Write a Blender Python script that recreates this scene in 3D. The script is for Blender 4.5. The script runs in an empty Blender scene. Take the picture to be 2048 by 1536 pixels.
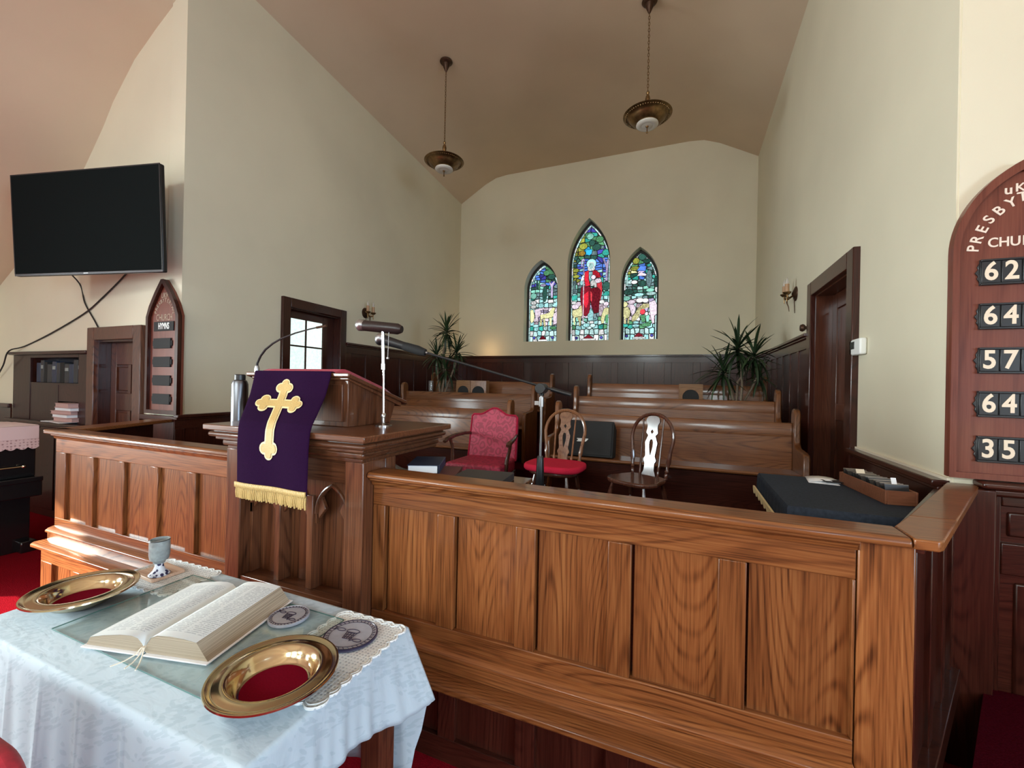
import bpy, bmesh, math, random
from mathutils import Matrix, Vector
random.seed(7)
PI = math.pi
SC = bpy.context.scene
COL = SC.collection

# ------------------------------------------------------------------ camera
EYE = Vector((0.0, 0.0, 1.55))
def cam_matrix(yaw, pitch, roll):
    cy, sy = math.cos(yaw), math.sin(yaw)
    B = Matrix(((cy, sy, 0), (0, 0, -1), (-sy, cy, 0)))
    P = Matrix(((1, 0, 0), (0, math.cos(pitch), -math.sin(pitch)), (0, math.sin(pitch), math.cos(pitch))))
    Q = Matrix(((math.cos(roll), -math.sin(roll), 0), (math.sin(roll), math.cos(roll), 0), (0, 0, 1)))
    return Q @ P @ B
R = cam_matrix(0.387924, -0.001198, 0.020483)
cd = bpy.data.cameras.new('camera')
cd.sensor_width = 36.0
cd.lens = 841.76 / 2048 * 36.0
cd.clip_start = 0.02
cam = bpy.data.objects.new('camera', cd)
COL.objects.link(cam)
m3 = Matrix((R[0], -R[1], -R[2])).transposed()
cam.matrix_world = Matrix.Translation(EYE) @ m3.to_4x4()
SC.camera = cam

# ------------------------------------------------------------------ world, sun, window light, exposure
vs = SC.view_settings
vs.view_transform = 'Standard'
vs.look = 'None'
vs.exposure = 0.16
vs.gamma = 1.0
vs.use_curve_mapping = False
SC.cycles.max_bounces = 10
SC.cycles.diffuse_bounces = 6
SC.cycles.glossy_bounces = 4
SC.cycles.transparent_max_bounces = 8
SC.cycles.sample_clamp_indirect = 6.0
SC.cycles.caustics_reflective = False
SC.cycles.caustics_refractive = False
w = bpy.data.worlds.new('sky')
SC.world = w
w.use_nodes = True
w.node_tree.nodes['Background'].inputs[0].default_value = (0.55, 0.72, 1.0, 1)
w.node_tree.nodes['Background'].inputs[1].default_value = 1.0

def area(name, loc, target, sx, sy, power, col, spread=180):
    l = bpy.data.lights.new(name, 'AREA')
    l.shape = 'RECTANGLE'
    l.size, l.size_y = sx, sy
    l.energy = power
    l.color = col
    l.spread = math.radians(spread)       # narrowed beam, standing in for deep window reveals that are not modelled
    o = bpy.data.objects.new(name, l)
    COL.objects.link(o)
    o.location = loc
    d = Vector(target) - Vector(loc)
    o.rotation_euler = d.to_track_quat('-Z', 'Y').to_euler()
    return o
SUNDIR = Vector((0.86, 0.46, -0.40))
sl = bpy.data.lights.new('sun', 'SUN')
sl.energy = 20.0
sl.angle = 0.012
sl.color = (1.0, 0.9, 0.74)
so = bpy.data.objects.new('sun', sl)
COL.objects.link(so)
so.rotation_euler = SUNDIR.to_track_quat('-Z', 'Y').to_euler()
SKYC = (0.86, 0.97, 0.98)
BLUEC = (0.60, 0.80, 1.0)
# daylight through the nave windows (each lamp fills the opening of a real window in the nave walls)
WIN_LEFT = [(-2.5, -0.55), (-6.8, -5.0)]            # y ranges on the left nave wall
WIN_RIGHT = [(-2.0, -0.4), (-6.6, -5.0)]
WIN_BACK = (-5.2, -2.1, 1.0)
WZ = (0.95, 2.75)
for (y0, y1), p, sp_ in zip(WIN_LEFT, (390, 330), (112, 150)):
    area('window_daylight', (-9.58, (y0 + y1) / 2, sum(WZ) / 2), (-2, (y0 + y1) / 2, 0.9), y1 - y0, WZ[1] - WZ[0], p, SKYC, sp_)
for (y0, y1), p in zip(WIN_RIGHT, (170, 230)):
    area('window_daylight', (5.28, (y0 + y1) / 2, sum(WZ) / 2), (-2, (y0 + y1) / 2, 0.9), y1 - y0, WZ[1] - WZ[0], p, BLUEC, 125)
for x in WIN_BACK:
    area('window_daylight', (x, -8.98, 4.6), (x, 0, 2.4), 1.5, 2.2, 120, SKYC, 130)
# small warm lamp tucked behind the plant in the far left corner of the choir
pl_ = bpy.data.lights.new('corner_lamp', 'POINT'); pl_.energy = 3.5; pl_.color = (1.0, 0.62, 0.30); pl_.shadow_soft_size = 0.06
po = bpy.data.objects.new('corner_lamp', pl_); COL.objects.link(po); po.location = (-4.62, 9.40, 2.40)

# ------------------------------------------------------------------ mesh helpers
class MB:
    def __init__(s, M=None):
        s.v, s.f, s.M = [], [], M
    def add(s, vs_, fs):
        n = len(s.v)
        if s.M is not None:
            vs_ = [s.M @ Vector(p) for p in vs_]
        s.v += [tuple(p) for p in vs_]
        s.f += [tuple(i + n for i in f) for f in fs]
        return s
    def box(s, x0, x1, y0, y1, z0, z1):
        return s.add([(x0, y0, z0), (x1, y0, z0), (x1, y1, z0), (x0, y1, z0), (x0, y0, z1), (x1, y0, z1), (x1, y1, z1), (x0, y1, z1)],
                     [(0, 3, 2, 1), (4, 5, 6, 7), (0, 1, 5, 4), (1, 2, 6, 5), (2, 3, 7, 6), (3, 0, 4, 7)])
    def prism(s, poly, d0, d1, ax='y'):
        # poly: list of 2D points; extruded along ax.  ax y -> (u, d, v), x -> (d, u, v), z -> (u, v, d)
        def p(u, v, d):
            return {'y': (u, d, v), 'x': (d, u, v), 'z': (u, v, d)}[ax]
        n = len(poly)
        vs_ = [p(u, v, d0) for u, v in poly] + [p(u, v, d1) for u, v in poly]
        fs = [tuple(range(n)), tuple(range(2 * n - 1, n - 1, -1))]
        fs += [(i, (i + 1) % n, n + (i + 1) % n, n + i) for i in range(n)]
        return s.add(vs_, fs)
    def lathe(s, prof, c=(0, 0, 0), n=24, cap=True):
        vs_, fs = [], []
        for r, z in prof:
            for k in range(n):
                a = 2 * PI * k / n
                vs_.append((c[0] + r * math.cos(a), c[1] + r * math.sin(a), c[2] + z))
        for j in range(len(prof) - 1):
            for k in range(n):
                k2 = (k + 1) % n
                fs.append((j * n + k, j * n + k2, (j + 1) * n + k2, (j + 1) * n + k))
        if cap:
            fs.append(tuple(range(n - 1, -1, -1)))
            fs.append(tuple(range((len(prof) - 1) * n, len(prof) * n)))
        return s.add(vs_, fs)
    def tube(s, pts, r, n=8, cap=True):
        pts = [Vector(p) for p in pts]
        rs = r if isinstance(r, (list, tuple)) else [r] * len(pts)
        vs_, fs = [], []
        up = None
        for i, p in enumerate(pts):
            t = (pts[min(i + 1, len(pts) - 1)] - pts[max(i - 1, 0)]).normalized()
            if up is None:
                up = Vector((0, 0, 1)) if abs(t.z) < 0.9 else Vector((1, 0, 0))
            a = t.cross(up)
            if a.length < 1e-5:
                a = t.orthogonal()
            a.normalize()
            b = a.cross(t).normalized()
            up = b
            for k in range(n):
                an = 2 * PI * k / n
                vs_.append(p + (a * math.cos(an) + b * math.sin(an)) * rs[i])
        for j in range(len(pts) - 1):
            for k in range(n):
                k2 = (k + 1) % n
                fs.append((j * n + k, j * n + k2, (j + 1) * n + k2, (j + 1) * n + k))
        if cap:
            fs.append(tuple(range(n - 1, -1, -1)))
            fs.append(tuple(range((len(pts) - 1) * n, len(pts) * n)))
        return s.add(vs_, fs)
    def grid(s, P, nu, nv, closed=False):
        # P: nu*nv points row by row
        fs = []
        for j in range(nv - 1):
            for i in range(nu if closed else nu - 1):
                i2 = (i + 1) % nu
                fs.append((j * nu + i, j * nu + i2, (j + 1) * nu + i2, (j + 1) * nu + i))
        return s.add(P, fs)

def mesh_of(mb, angle=35):
    me = bpy.data.meshes.new('m')
    me.from_pydata(mb.v, [], mb.f)
    bm = bmesh.new()
    bm.from_mesh(me)
    bmesh.ops.recalc_face_normals(bm, faces=bm.faces)
    bm.to_mesh(me)
    bm.free()
    me.polygons.foreach_set('use_smooth', [True] * len(me.polygons))
    me.set_sharp_from_angle(angle=math.radians(angle))
    return me

ROOTM = {}
def root(name, loc, label, cat, group=None, rz=0.0, kind=None):
    o = bpy.data.objects.new(name, None)
    COL.objects.link(o)
    o.location = loc
    o.rotation_euler = (0, 0, rz)
    o.empty_display_size = 0.05
    ROOTM[o.name] = Matrix.Translation(Vector(loc)) @ Matrix.Rotation(rz, 4, 'Z')
    tag(o, label, cat, group, kind)
    return o
def tag(o, label=None, cat=None, group=None, kind=None):
    if label: o['label'] = label
    if cat: o['category'] = cat
    if group: o['group'] = group
    if kind: o['kind'] = kind
    return o
def obj(name, mb, mat, parent=None, bevel=0.0, angle=35, solid=0.0, sub=0, local=False, kind=None, label=None, seg=2):
    me = mb if isinstance(mb, bpy.types.Mesh) else mesh_of(mb, angle)
    if mat is not None and not me.materials:
        me.materials.append(mat)
    o = bpy.data.objects.new(name, me)
    COL.objects.link(o)
    if parent is not None:
        o.parent = parent
        if not local:
            o.matrix_parent_inverse = ROOTM.get(parent.name, Matrix()).inverted()
    if solid:
        m = o.modifiers.new('s', 'SOLIDIFY'); m.thickness = solid; m.offset = 0
    if bevel:
        m = o.modifiers.new('b', 'BEVEL'); m.width = bevel; m.segments = seg; m.limit_method = 'ANGLE'; m.angle_limit = 0.6
        m.harden_normals = False
    if sub:
        m = o.modifiers.new('u', 'SUBSURF'); m.levels = sub; m.render_levels = sub
    if kind: o['kind'] = kind
    if label: o['label'] = label
    return o
def copy_tree(o, loc=None, rz=None, label=None):
    def cp(a, par):
        c = a.copy()
        COL.objects.link(c)
        if par is not None:
            c.parent = par
        for ch in a.children:
            cp(ch, c)
        return c
    c = cp(o, None)
    if loc is not None: c.location = loc
    if rz is not None: c.rotation_euler = (0, 0, rz)
    if label: c['label'] = label
    ROOTM[c.name] = Matrix.Translation(Vector(c.location)) @ Matrix.Rotation(c.rotation_euler[2], 4, 'Z')
    return c
def cut_mesh(loops, depth, bev=0.0):
    # flat outline with holes, extruded: local XY plane, thickness along Z
    cu = bpy.data.curves.new('c', 'CURVE')
    cu.dimensions = '2D'
    cu.fill_mode = 'BOTH'
    cu.extrude = depth / 2
    cu.bevel_depth = bev
    for lp in loops:
        sp = cu.splines.new('POLY')
        sp.points.add(len(lp) - 1)
        for i, (u, v) in enumerate(lp):
            sp.points[i].co = (u, v, 0, 1)
        sp.use_cyclic_u = True
    o = bpy.data.objects.new('t', cu)
    me = bpy.data.meshes.new_from_object(o)
    bpy.data.objects.remove(o)
    bpy.data.curves.remove(cu)
    return me
def text_mesh(txt, size, depth=0.002, off=0.0, align='CENTER', spacing=1.0):
    cu = bpy.data.curves.new('t', 'FONT')
    cu.body = txt
    cu.size = size
    cu.extrude = depth
    cu.offset = off
    cu.align_x = align
    cu.align_y = 'CENTER'
    cu.space_character = spacing
    cu.resolution_u = 4
    o = bpy.data.objects.new('t', cu)
    me = bpy.data.meshes.new_from_object(o)
    bpy.data.objects.remove(o)
    return me
def xform(me, M):
    me.transform(M)
    return me
FRONT = Matrix(((1, 0, 0, 0), (0, 0, -1, 0), (0, 1, 0, 0), (0, 0, 0, 1)))   # local XY -> world XZ, facing -Y
def T(x, y, z): return Matrix.Translation((x, y, z))
def RZ(a): return Matrix.Rotation(a, 4, 'Z')
def RX(a): return Matrix.Rotation(a, 4, 'X')
def RY(a): return Matrix.Rotation(a, 4, 'Y')

# ------------------------------------------------------------------ materials
def mat_new(name):
    m = bpy.data.materials.new(name)
    m.use_nodes = True
    nt = m.node_tree
    return m, nt, nt.nodes['Principled BSDF']
def N(nt, t, **kw):
    n = nt.nodes.new(t)
    for k, v in kw.items():
        if k.startswith('i_'):
            key = k[2:]
            n.inputs[int(key) if key.isdigit() else key.replace('_', ' ')].default_value = v
        else:
            setattr(n, k, v)
    return n
def ramp(nt, stops):
    r = nt.nodes.new('ShaderNodeValToRGB')
    el = r.color_ramp.elements
    while len(el) < len(stops): el.new(0.5)
    for e, (p, c) in zip(el, stops):
        e.position = p
        e.color = (*c, 1) if len(c) == 3 else c
    return r
def coords(nt, scale=(1, 1, 1), rand=True, rot=(0, 0, 0)):
    tc = N(nt, 'ShaderNodeTexCoord')
    mp = N(nt, 'ShaderNodeMapping')
    mp.inputs['Scale'].default_value = scale
    mp.inputs['Rotation'].default_value = rot
    nt.links.new(tc.outputs['Object'], mp.inputs['Vector'])
    if rand:
        oi = N(nt, 'ShaderNodeObjectInfo')
        mu = N(nt, 'ShaderNodeMath', operation='MULTIPLY'); mu.inputs[1].default_value = 37.0
        nt.links.new(oi.outputs['Random'], mu.inputs[0])
        nt.links.new(mu.outputs[0], mp.inputs['Location'])
    return mp.outputs[0]
def plain(name, col, rough=0.5, metal=0.0, coat=0.0, spec=0.5, noise=0.0, nscale=30.0, bump=0.0, sheen=0.0):
    m, nt, b = mat_new(name)
    b.inputs['Base Color'].default_value = (*col, 1)
    b.inputs['Roughness'].default_value = rough
    b.inputs['Metallic'].default_value = metal
    b.inputs['Coat Weight'].default_value = coat
    b.inputs['Coat Roughness'].default_value = 0.12
    b.inputs['Specular IOR Level'].default_value = spec
    b.inputs['Sheen Weight'].default_value = sheen
    if noise or bump:
        v = coords(nt)
        no = N(nt, 'ShaderNodeTexNoise'); no.inputs['Scale'].default_value = nscale; no.inputs['Detail'].default_value = 4
        nt.links.new(v, no.inputs['Vector'])
        if noise:
            r = ramp(nt, [(0.25, tuple(c * (1 - noise) for c in col)), (0.75, tuple(min(1, c * (1 + noise)) for c in col))])
            nt.links.new(no.outputs['Fac'], r.inputs[0])
            nt.links.new(r.outputs[0], b.inputs['Base Color'])
        if bump:
            bp = N(nt, 'ShaderNodeBump'); bp.inputs['Strength'].default_value = bump; bp.inputs['Distance'].default_value = 0.01
            nt.links.new(no.outputs['Fac'], bp.inputs['Height'])
            nt.links.new(bp.outputs[0], b.inputs['Normal'])
    return m
def wood(name, dark, mid, light, along='z', rough=0.35, coat=0.3, rings=40.0, lines=0.75, scale=1.0, vary=0.22):
    # cathedral grain: thin dark contour lines of a noise stretched along the grain, over a fibrous ground
    m, nt, b = mat_new(name)
    st = {'z': (1, 1, 0.17), 'x': (0.17, 1, 1), 'y': (1, 0.17, 1)}[along]
    L = nt.links.new
    def noise(sc, det, rg=0.5):
        v = coords(nt, sc)
        n = N(nt, 'ShaderNodeTexNoise'); n.inputs['Scale'].default_value = 1.0; n.inputs['Detail'].default_value = det; n.inputs['Roughness'].default_value = rg
        L(v, n.inputs['Vector'])
        return n.outputs['Fac']
    def mth(op, x, y=None, z=None):
        n = N(nt, 'ShaderNodeMath', operation=op)
        for i, q in enumerate((x, y, z)):
            if q is None: continue
            if isinstance(q, (int, float)): n.inputs[i].default_value = q
            else: L(q, n.inputs[i])
        return n.outputs[0]
    big = noise(tuple(2.7 * scale * k for k in st), 0.6, 0.4)
    pp = mth('PINGPONG', mth('MULTIPLY', big, rings * 2), 1.0)
    fib = noise(tuple(scale * k for k in {'z': (150, 150, 4.0), 'x': (4.0, 150, 150), 'y': (150, 4.0, 150)}[along]), 3.0)
    band = noise(tuple(scale * k for k in {'z': (11, 11, 0.5), 'x': (0.5, 11, 11), 'y': (11, 0.5, 11)}[along]), 2.0)
    # thin line where the contour value is low, fading in and out
    ln = N(nt, 'ShaderNodeMapRange'); ln.interpolation_type = 'SMOOTHSTEP'
    ln.inputs['From Min'].default_value = 0.0; ln.inputs['From Max'].default_value = 0.55; ln.inputs['To Min'].default_value = 1.0; ln.inputs['To Max'].default_value = 0.0
    L(pp, ln.inputs['Value'])
    mask = N(nt, 'ShaderNodeMapRange'); mask.inputs['From Min'].default_value = 0.38; mask.inputs['From Max'].default_value = 0.62; mask.inputs['To Min'].default_value = 0.12
    L(band, mask.inputs['Value'])
    lines_ = mth('MULTIPLY', mth('MULTIPLY', ln.outputs[0], mask.outputs[0]), lines)
    tone = mth('ADD', mth('MULTIPLY_ADD', fib, 0.62, 0.10), mth('MULTIPLY', band, 0.36))
    r = ramp(nt, [(0.34, dark), (0.56, mid), (0.80, light)])
    L(mth('SUBTRACT', tone, mth('MULTIPLY', lines_, 0.27)), r.inputs[0])
    oi = N(nt, 'ShaderNodeObjectInfo')
    hs = N(nt, 'ShaderNodeHueSaturation')
    mr = N(nt, 'ShaderNodeMapRange'); mr.inputs['To Min'].default_value = 1 - vary; mr.inputs['To Max'].default_value = 1 + vary * 0.6
    L(oi.outputs['Random'], mr.inputs['Value'])
    L(mr.outputs[0], hs.inputs['Value'])
    L(r.outputs[0], hs.inputs['Color'])
    L(hs.outputs[0], b.inputs['Base Color'])
    b.inputs['Roughness'].default_value = rough
    b.inputs['Specular IOR Level'].default_value = 0.25
    b.inputs['Coat Weight'].default_value = coat
    b.inputs['Coat Roughness'].default_value = 0.10
    bp = N(nt, 'ShaderNodeBump'); bp.inputs['Strength'].default_value = 0.06; bp.inputs['Distance'].default_value = 0.002
    L(mth('SUBTRACT', fib, lines_), bp.inputs['Height'])
    L(bp.outputs[0], b.inputs['Normal'])
    return m
OAK = ((0.060, 0.018, 0.005), (0.205, 0.067, 0.019), (0.31, 0.122, 0.038))
oak_v = wood('oak_upright', *OAK, along='z')
oak_h = wood('oak_level', *OAK, along='x')
PEW = ((0.058, 0.019, 0.006), (0.155, 0.056, 0.019), (0.22, 0.088, 0.032))
pew_h = wood('pew_oak_level', *PEW, along='x', rough=0.3, coat=0.35)
pew_v = wood('pew_oak_upright', *PEW, along='z', rough=0.3, coat=0.35)
PUL = ((0.040, 0.014, 0.007), (0.120, 0.043, 0.019), (0.185, 0.072, 0.032))
pul_h = wood('pulpit_oak_level', *PUL, along='x', rough=0.3, coat=0.35)
pul_v = wood('pulpit_oak_upright', *PUL, along='z', rough=0.3, coat=0.35, rings=18)
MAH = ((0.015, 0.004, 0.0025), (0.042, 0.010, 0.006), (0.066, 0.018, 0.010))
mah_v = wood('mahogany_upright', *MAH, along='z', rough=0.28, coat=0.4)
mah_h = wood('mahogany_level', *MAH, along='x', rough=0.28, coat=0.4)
DOORW = ((0.030, 0.009, 0.006), (0.080, 0.024, 0.012), (0.12, 0.040, 0.019))
door_w = wood('door_wood', *DOORW, along='z', rough=0.3, coat=0.4)
CASE = ((0.018, 0.005, 0.004), (0.040, 0.011, 0.008), (0.060, 0.018, 0.013))
case_w = wood('bookcase_wood', *CASE, along='z', rough=0.4, coat=0.2)
board_w = wood('hymn_board_wood', (0.10, 0.026, 0.016), (0.15, 0.042, 0.026), (0.18, 0.055, 0.034), along='z', rough=0.35, coat=0.25, rings=10, vary=0.08)
chair_w = wood('dark_chair_wood', (0.03, 0.010, 0.006), (0.07, 0.024, 0.014), (0.10, 0.036, 0.022), along='z', rough=0.22, coat=0.6)
chair_w2 = wood('brown_chair_wood', (0.09, 0.034, 0.014), (0.19, 0.080, 0.036), (0.26, 0.12, 0.055), along='z', rough=0.25, coat=0.5)
box_w = wood('light_speaker_wood', (0.16, 0.075, 0.032), (0.25, 0.125, 0.055), (0.32, 0.165, 0.075), along='x', rough=0.4, coat=0.1)
tray_w = wood('tray_wood', (0.45, 0.27, 0.17), (0.60, 0.40, 0.28), (0.70, 0.50, 0.36), along='x', rough=0.5, coat=0.0, rings=9)
def plaster(name, col):
    m, nt, b = mat_new(name)
    v = coords(nt, rand=False)
    n1 = N(nt, 'ShaderNodeTexNoise'); n1.inputs['Scale'].default_value = 0.7; n1.inputs['Detail'].default_value = 5
    n2 = N(nt, 'ShaderNodeTexNoise'); n2.inputs['Scale'].default_value = 90; n2.inputs['Detail'].default_value = 3
    for n in (n1, n2): nt.links.new(v, n.inputs['Vector'])
    r = ramp(nt, [(0.3, tuple(c * 0.93 for c in col)), (0.7, tuple(c * 1.04 for c in col))])
    nt.links.new(n1.outputs['Fac'], r.inputs[0])
    nt.links.new(r.outputs[0], b.inputs['Base Color'])
    bp = N(nt, 'ShaderNodeBump'); bp.inputs['Strength'].default_value = 0.08; bp.inputs['Distance'].default_value = 0.004
    nt.links.new(n2.outputs['Fac'], bp.inputs['Height'])
    nt.links.new(bp.outputs[0], b.inputs['Normal'])
    b.inputs['Roughness'].default_value = 0.6
    b.inputs['Specular IOR Level'].default_value = 0.3
    return m
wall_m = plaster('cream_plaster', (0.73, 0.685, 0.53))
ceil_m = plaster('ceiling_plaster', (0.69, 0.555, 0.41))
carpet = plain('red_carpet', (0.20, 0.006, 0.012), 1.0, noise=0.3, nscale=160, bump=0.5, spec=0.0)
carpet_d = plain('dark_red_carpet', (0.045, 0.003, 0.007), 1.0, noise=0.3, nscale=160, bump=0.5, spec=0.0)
black = plain('black_plastic', (0.012, 0.012, 0.013), 0.4)
black_m = plain('black_matte', (0.010, 0.010, 0.010), 0.8, noise=0.3, nscale=200)
screen = plain('tv_screen', (0.009, 0.011, 0.011), 0.25, spec=0.0)
piano_b = plain('piano_black', (0.010, 0.009, 0.009), 0.12, coat=0.5)
canister = plain('dark_steel_canister', (0.16, 0.165, 0.18), 0.3, metal=1.0)
chrome = plain('chrome', (0.55, 0.55, 0.56), 0.18, metal=1.0)
nickel = plain('brushed_nickel', (0.40, 0.40, 0.41), 0.36, metal=1.0)
brass = plain('polished_brass', (0.70, 0.59, 0.38), 0.13, metal=1.0)
bronze = plain('antique_brass', (0.22, 0.13, 0.055), 0.38, metal=0.9, noise=0.35, nscale=20)
bronze_d = plain('dark_bronze', (0.075, 0.038, 0.022), 0.45, metal=0.7, noise=0.3, nscale=40)
glasswhite = plain('milk_glass', (0.75, 0.74, 0.68), 0.25)
white_p = plain('white_plastic', (0.80, 0.82, 0.80), 0.4)
paper = plain('white_paper', (0.80, 0.82, 0.84), 0.8)
cream = plain('cream_paint', (0.80, 0.72, 0.58), 0.6)
velvet = plain('crimson_velvet', (0.30, 0.006, 0.028), 0.9, sheen=0.15, noise=0.25, nscale=60, spec=0.1)
red_cl = plain('red_cushion_cloth', (0.50, 0.016, 0.045), 0.9, noise=0.12, nscale=120, bump=0.2, spec=0.15)
felt = plain('maroon_felt', (0.19, 0.004, 0.018), 0.95, noise=0.15, nscale=200, spec=0.05)
purple = plain('purple_cloth', (0.017, 0.004, 0.024), 0.95, noise=0.15, nscale=150, bump=0.15, spec=0.03)
gold_t = plain('gold_thread', (0.58, 0.40, 0.14), 0.55, noise=0.2, nscale=220, bump=0.3)
gold_e = plain('pale_gold_edging', (0.84, 0.70, 0.38), 0.55, noise=0.1, nscale=220)
navy = plain('navy_cloth', (0.026, 0.036, 0.054), 0.75, noise=0.3, nscale=60, bump=0.1, spec=0.2)
navy_b = plain('navy_book_cloth', (0.016, 0.026, 0.062), 0.5, noise=0.2, nscale=150)
charcoal = plain('charcoal_book_cloth', (0.022, 0.024, 0.030), 0.5, noise=0.2, nscale=150)
burg = plain('burgundy_book_cloth', (0.09, 0.018, 0.025), 0.5, noise=0.2, nscale=150)
pinkbook = plain('pale_pink_book', (0.55, 0.34, 0.31), 0.6)
soil = plain('pot_soil', (0.03, 0.02, 0.012), 0.9, noise=0.4, nscale=80)
pot_m = plain('dark_plant_pot', (0.035, 0.030, 0.028), 0.45)
stem_m = plain('plant_cane', (0.16, 0.12, 0.08), 0.7, noise=0.4, nscale=60, bump=0.5)
crystal = plain('clear_glass', (0.9, 0.92, 0.92), 0.05)
crystal.node_tree.nodes['Principled BSDF'].inputs['Transmission Weight'].default_value = 0.9
bulb_m = plain('bulb_glass', (0.95, 0.9, 0.85), 0.1)
bulb_m.node_tree.nodes['Principled BSDF'].inputs['Transmission Weight'].default_value = 0.6
shade_m = plain('dark_lamp_shade', (0.022, 0.013, 0.012), 0.35)
candle_m = plain('candle_sleeve', (0.42, 0.25, 0.14), 0.5)
tile_m = plain('black_enamel_tile', (0.014, 0.016, 0.018), 0.3)
tile_e = plain('tile_edge_cream', (0.26, 0.22, 0.17), 0.6)
stone_m = plain('grey_stoneware', (0.25, 0.28, 0.28), 0.35, noise=0.3, nscale=40, bump=0.1)
def leafmat():
    m, nt, b = mat_new('dracaena_leaf')
    oi = N(nt, 'ShaderNodeObjectInfo')
    r = ramp(nt, [(0.0, (0.007, 0.020, 0.008)), (1.0, (0.030, 0.058, 0.020))])
    nt.links.new(oi.outputs['Random'], r.inputs[0])
    nt.links.new(r.outputs[0], b.inputs['Base Color'])
    b.inputs['Roughness'].default_value = 0.45
    return m
leaf_m = leafmat()
def thin_glass(name, tint, ior_spec=0.5, mixf=0.12, rough=0.02):
    m = bpy.data.materials.new(name)
    m.use_nodes = True
    nt = m.node_tree
    nt.nodes.clear()
    out = N(nt, 'ShaderNodeOutputMaterial')
    tr = N(nt, 'ShaderNodeBsdfTransparent'); tr.inputs[0].default_value = (*tint, 1)
    gl = N(nt, 'ShaderNodeBsdfGlossy'); gl.inputs['Roughness'].default_value = rough
    fw = N(nt, 'ShaderNodeLayerWeight'); fw.inputs[0].default_value = 0.5
    pw = N(nt, 'ShaderNodeMath', operation='POWER'); pw.inputs[1].default_value = 4.0
    nt.links.new(fw.outputs['Facing'], pw.inputs[0])
    lw = N(nt, 'ShaderNodeMath', operation='MULTIPLY_ADD'); lw.inputs[1].default_value = 0.45; lw.inputs[2].default_value = 0.04
    nt.links.new(pw.outputs[0], lw.inputs[0])
    mx = N(nt, 'ShaderNodeMixShader')
    nt.links.new(lw.outputs[0], mx.inputs[0])
    nt.links.new(tr.outputs[0], mx.inputs[1])
    nt.links.new(gl.outputs[0], mx.inputs[2])
    nt.links.new(mx.outputs[0], out.inputs[0])
    return m
tableglass = thin_glass('table_glass', (0.95, 0.98, 0.97))
def emit(name, col, s, noise=0.0):
    m, nt, b = mat_new(name)
    b.inputs['Base Color'].default_value = (*[c * 0.04 for c in col], 1)
    b.inputs['Roughness'].default_value = 0.3
    b.inputs['Specular IOR Level'].default_value = 0.05
    b.inputs['Emission Strength'].default_value = s
    b.inputs['Emission Color'].default_value = (*col, 1)
    if noise:
        v = coords(nt)
        no = N(nt, 'ShaderNodeTexNoise'); no.inputs['Scale'].default_value = 30; no.inputs['Detail'].default_value = 3
        nt.links.new(v, no.inputs['Vector'])
        oi = N(nt, 'ShaderNodeObjectInfo')
        ad = N(nt, 'ShaderNodeMath', operation='MULTIPLY_ADD'); ad.inputs[1].default_value = 0.45
        nt.links.new(oi.outputs['Random'], ad.inputs[0]); nt.links.new(no.outputs['Fac'], ad.inputs[2])
        r = ramp(nt, [(0.35, tuple(c * (1 - noise) for c in col)), (0.95, tuple(min(1.2, c * (1 + noise * 0.9)) for c in col))])
        nt.links.new(ad.outputs[0], r.inputs[0])
        nt.links.new(r.outputs[0], b.inputs['Emission Color'])
    return m

# ------------------------------------------------------------------ the setting
XR, YB, YF = 1.32, 9.8, 2.95
FLZ, PLZ = -0.35, 0.26            # nave floor, choir platform
LA, LB = Vector((-5.215, 2.95, 0)), Vector((-5.56, 9.8, 0))
LDIR = (LB - LA).normalized()
LNOR = Vector((LDIR.y, -LDIR.x, 0))           # towards the room (+X)
# left chancel wall frame: local x = along the wall, local y = away from the room, local z = up
ML = Matrix(((LDIR.x, -LNOR.x, 0, LA.x), (LDIR.y, -LNOR.y, 0, LA.y), (0, 0, 1, 0), (0, 0, 0, 1)))
# right wall frame: local x = along -Y ... local y = away from the room (+X)
def MRt(x, y): return Matrix(((0, 1, 0, x), (-1, 0, 0, y), (0, 0, 1, 0), (0, 0, 0, 1)))
def struct(o): o['kind'] = 'structure'; return o

struct(obj('floor', MB().box(-9.8, 5.5, -9.2, 3.2, FLZ - 0.2, FLZ), carpet))
mb = MB()
plat = [(-4.93, 1.88), (0.69, 1.88), (1.32, 2.97), (1.32, 5.1), (-5.32, 5.1), (-5.2, 2.97), (-5.45, 2.94)]
mb.prism(plat, FLZ, PLZ, 'z')
for k, (y0, y1) in enumerate(((5.1, 6.0), (6.0, 6.9), (6.9, 9.8))):
    z1 = PLZ + 0.19 * min(k + 1, 2) + (0.0 if k < 2 else 0.0)
    mb.box(-5.56, 1.32, y0, y1, FLZ, z1)
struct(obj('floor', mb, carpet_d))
struct(obj('floor', MB().prism([(0.99, 1.80), (5.3, 1.80), (5.3, 2.94), (1.50, 2.94)], FLZ, -0.11, 'z'), carpet_d))  # landing in the darker carpet: the rail return's shade put into its colour
struct(obj('floor', MB().prism([(0.83, 1.78), (0.985, 1.78), (1.60, 2.92), (1.45, 2.92)], FLZ, 0.05, 'z'), carpet_d))  # step in the darker carpet too, standing in for shade beside the return

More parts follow.
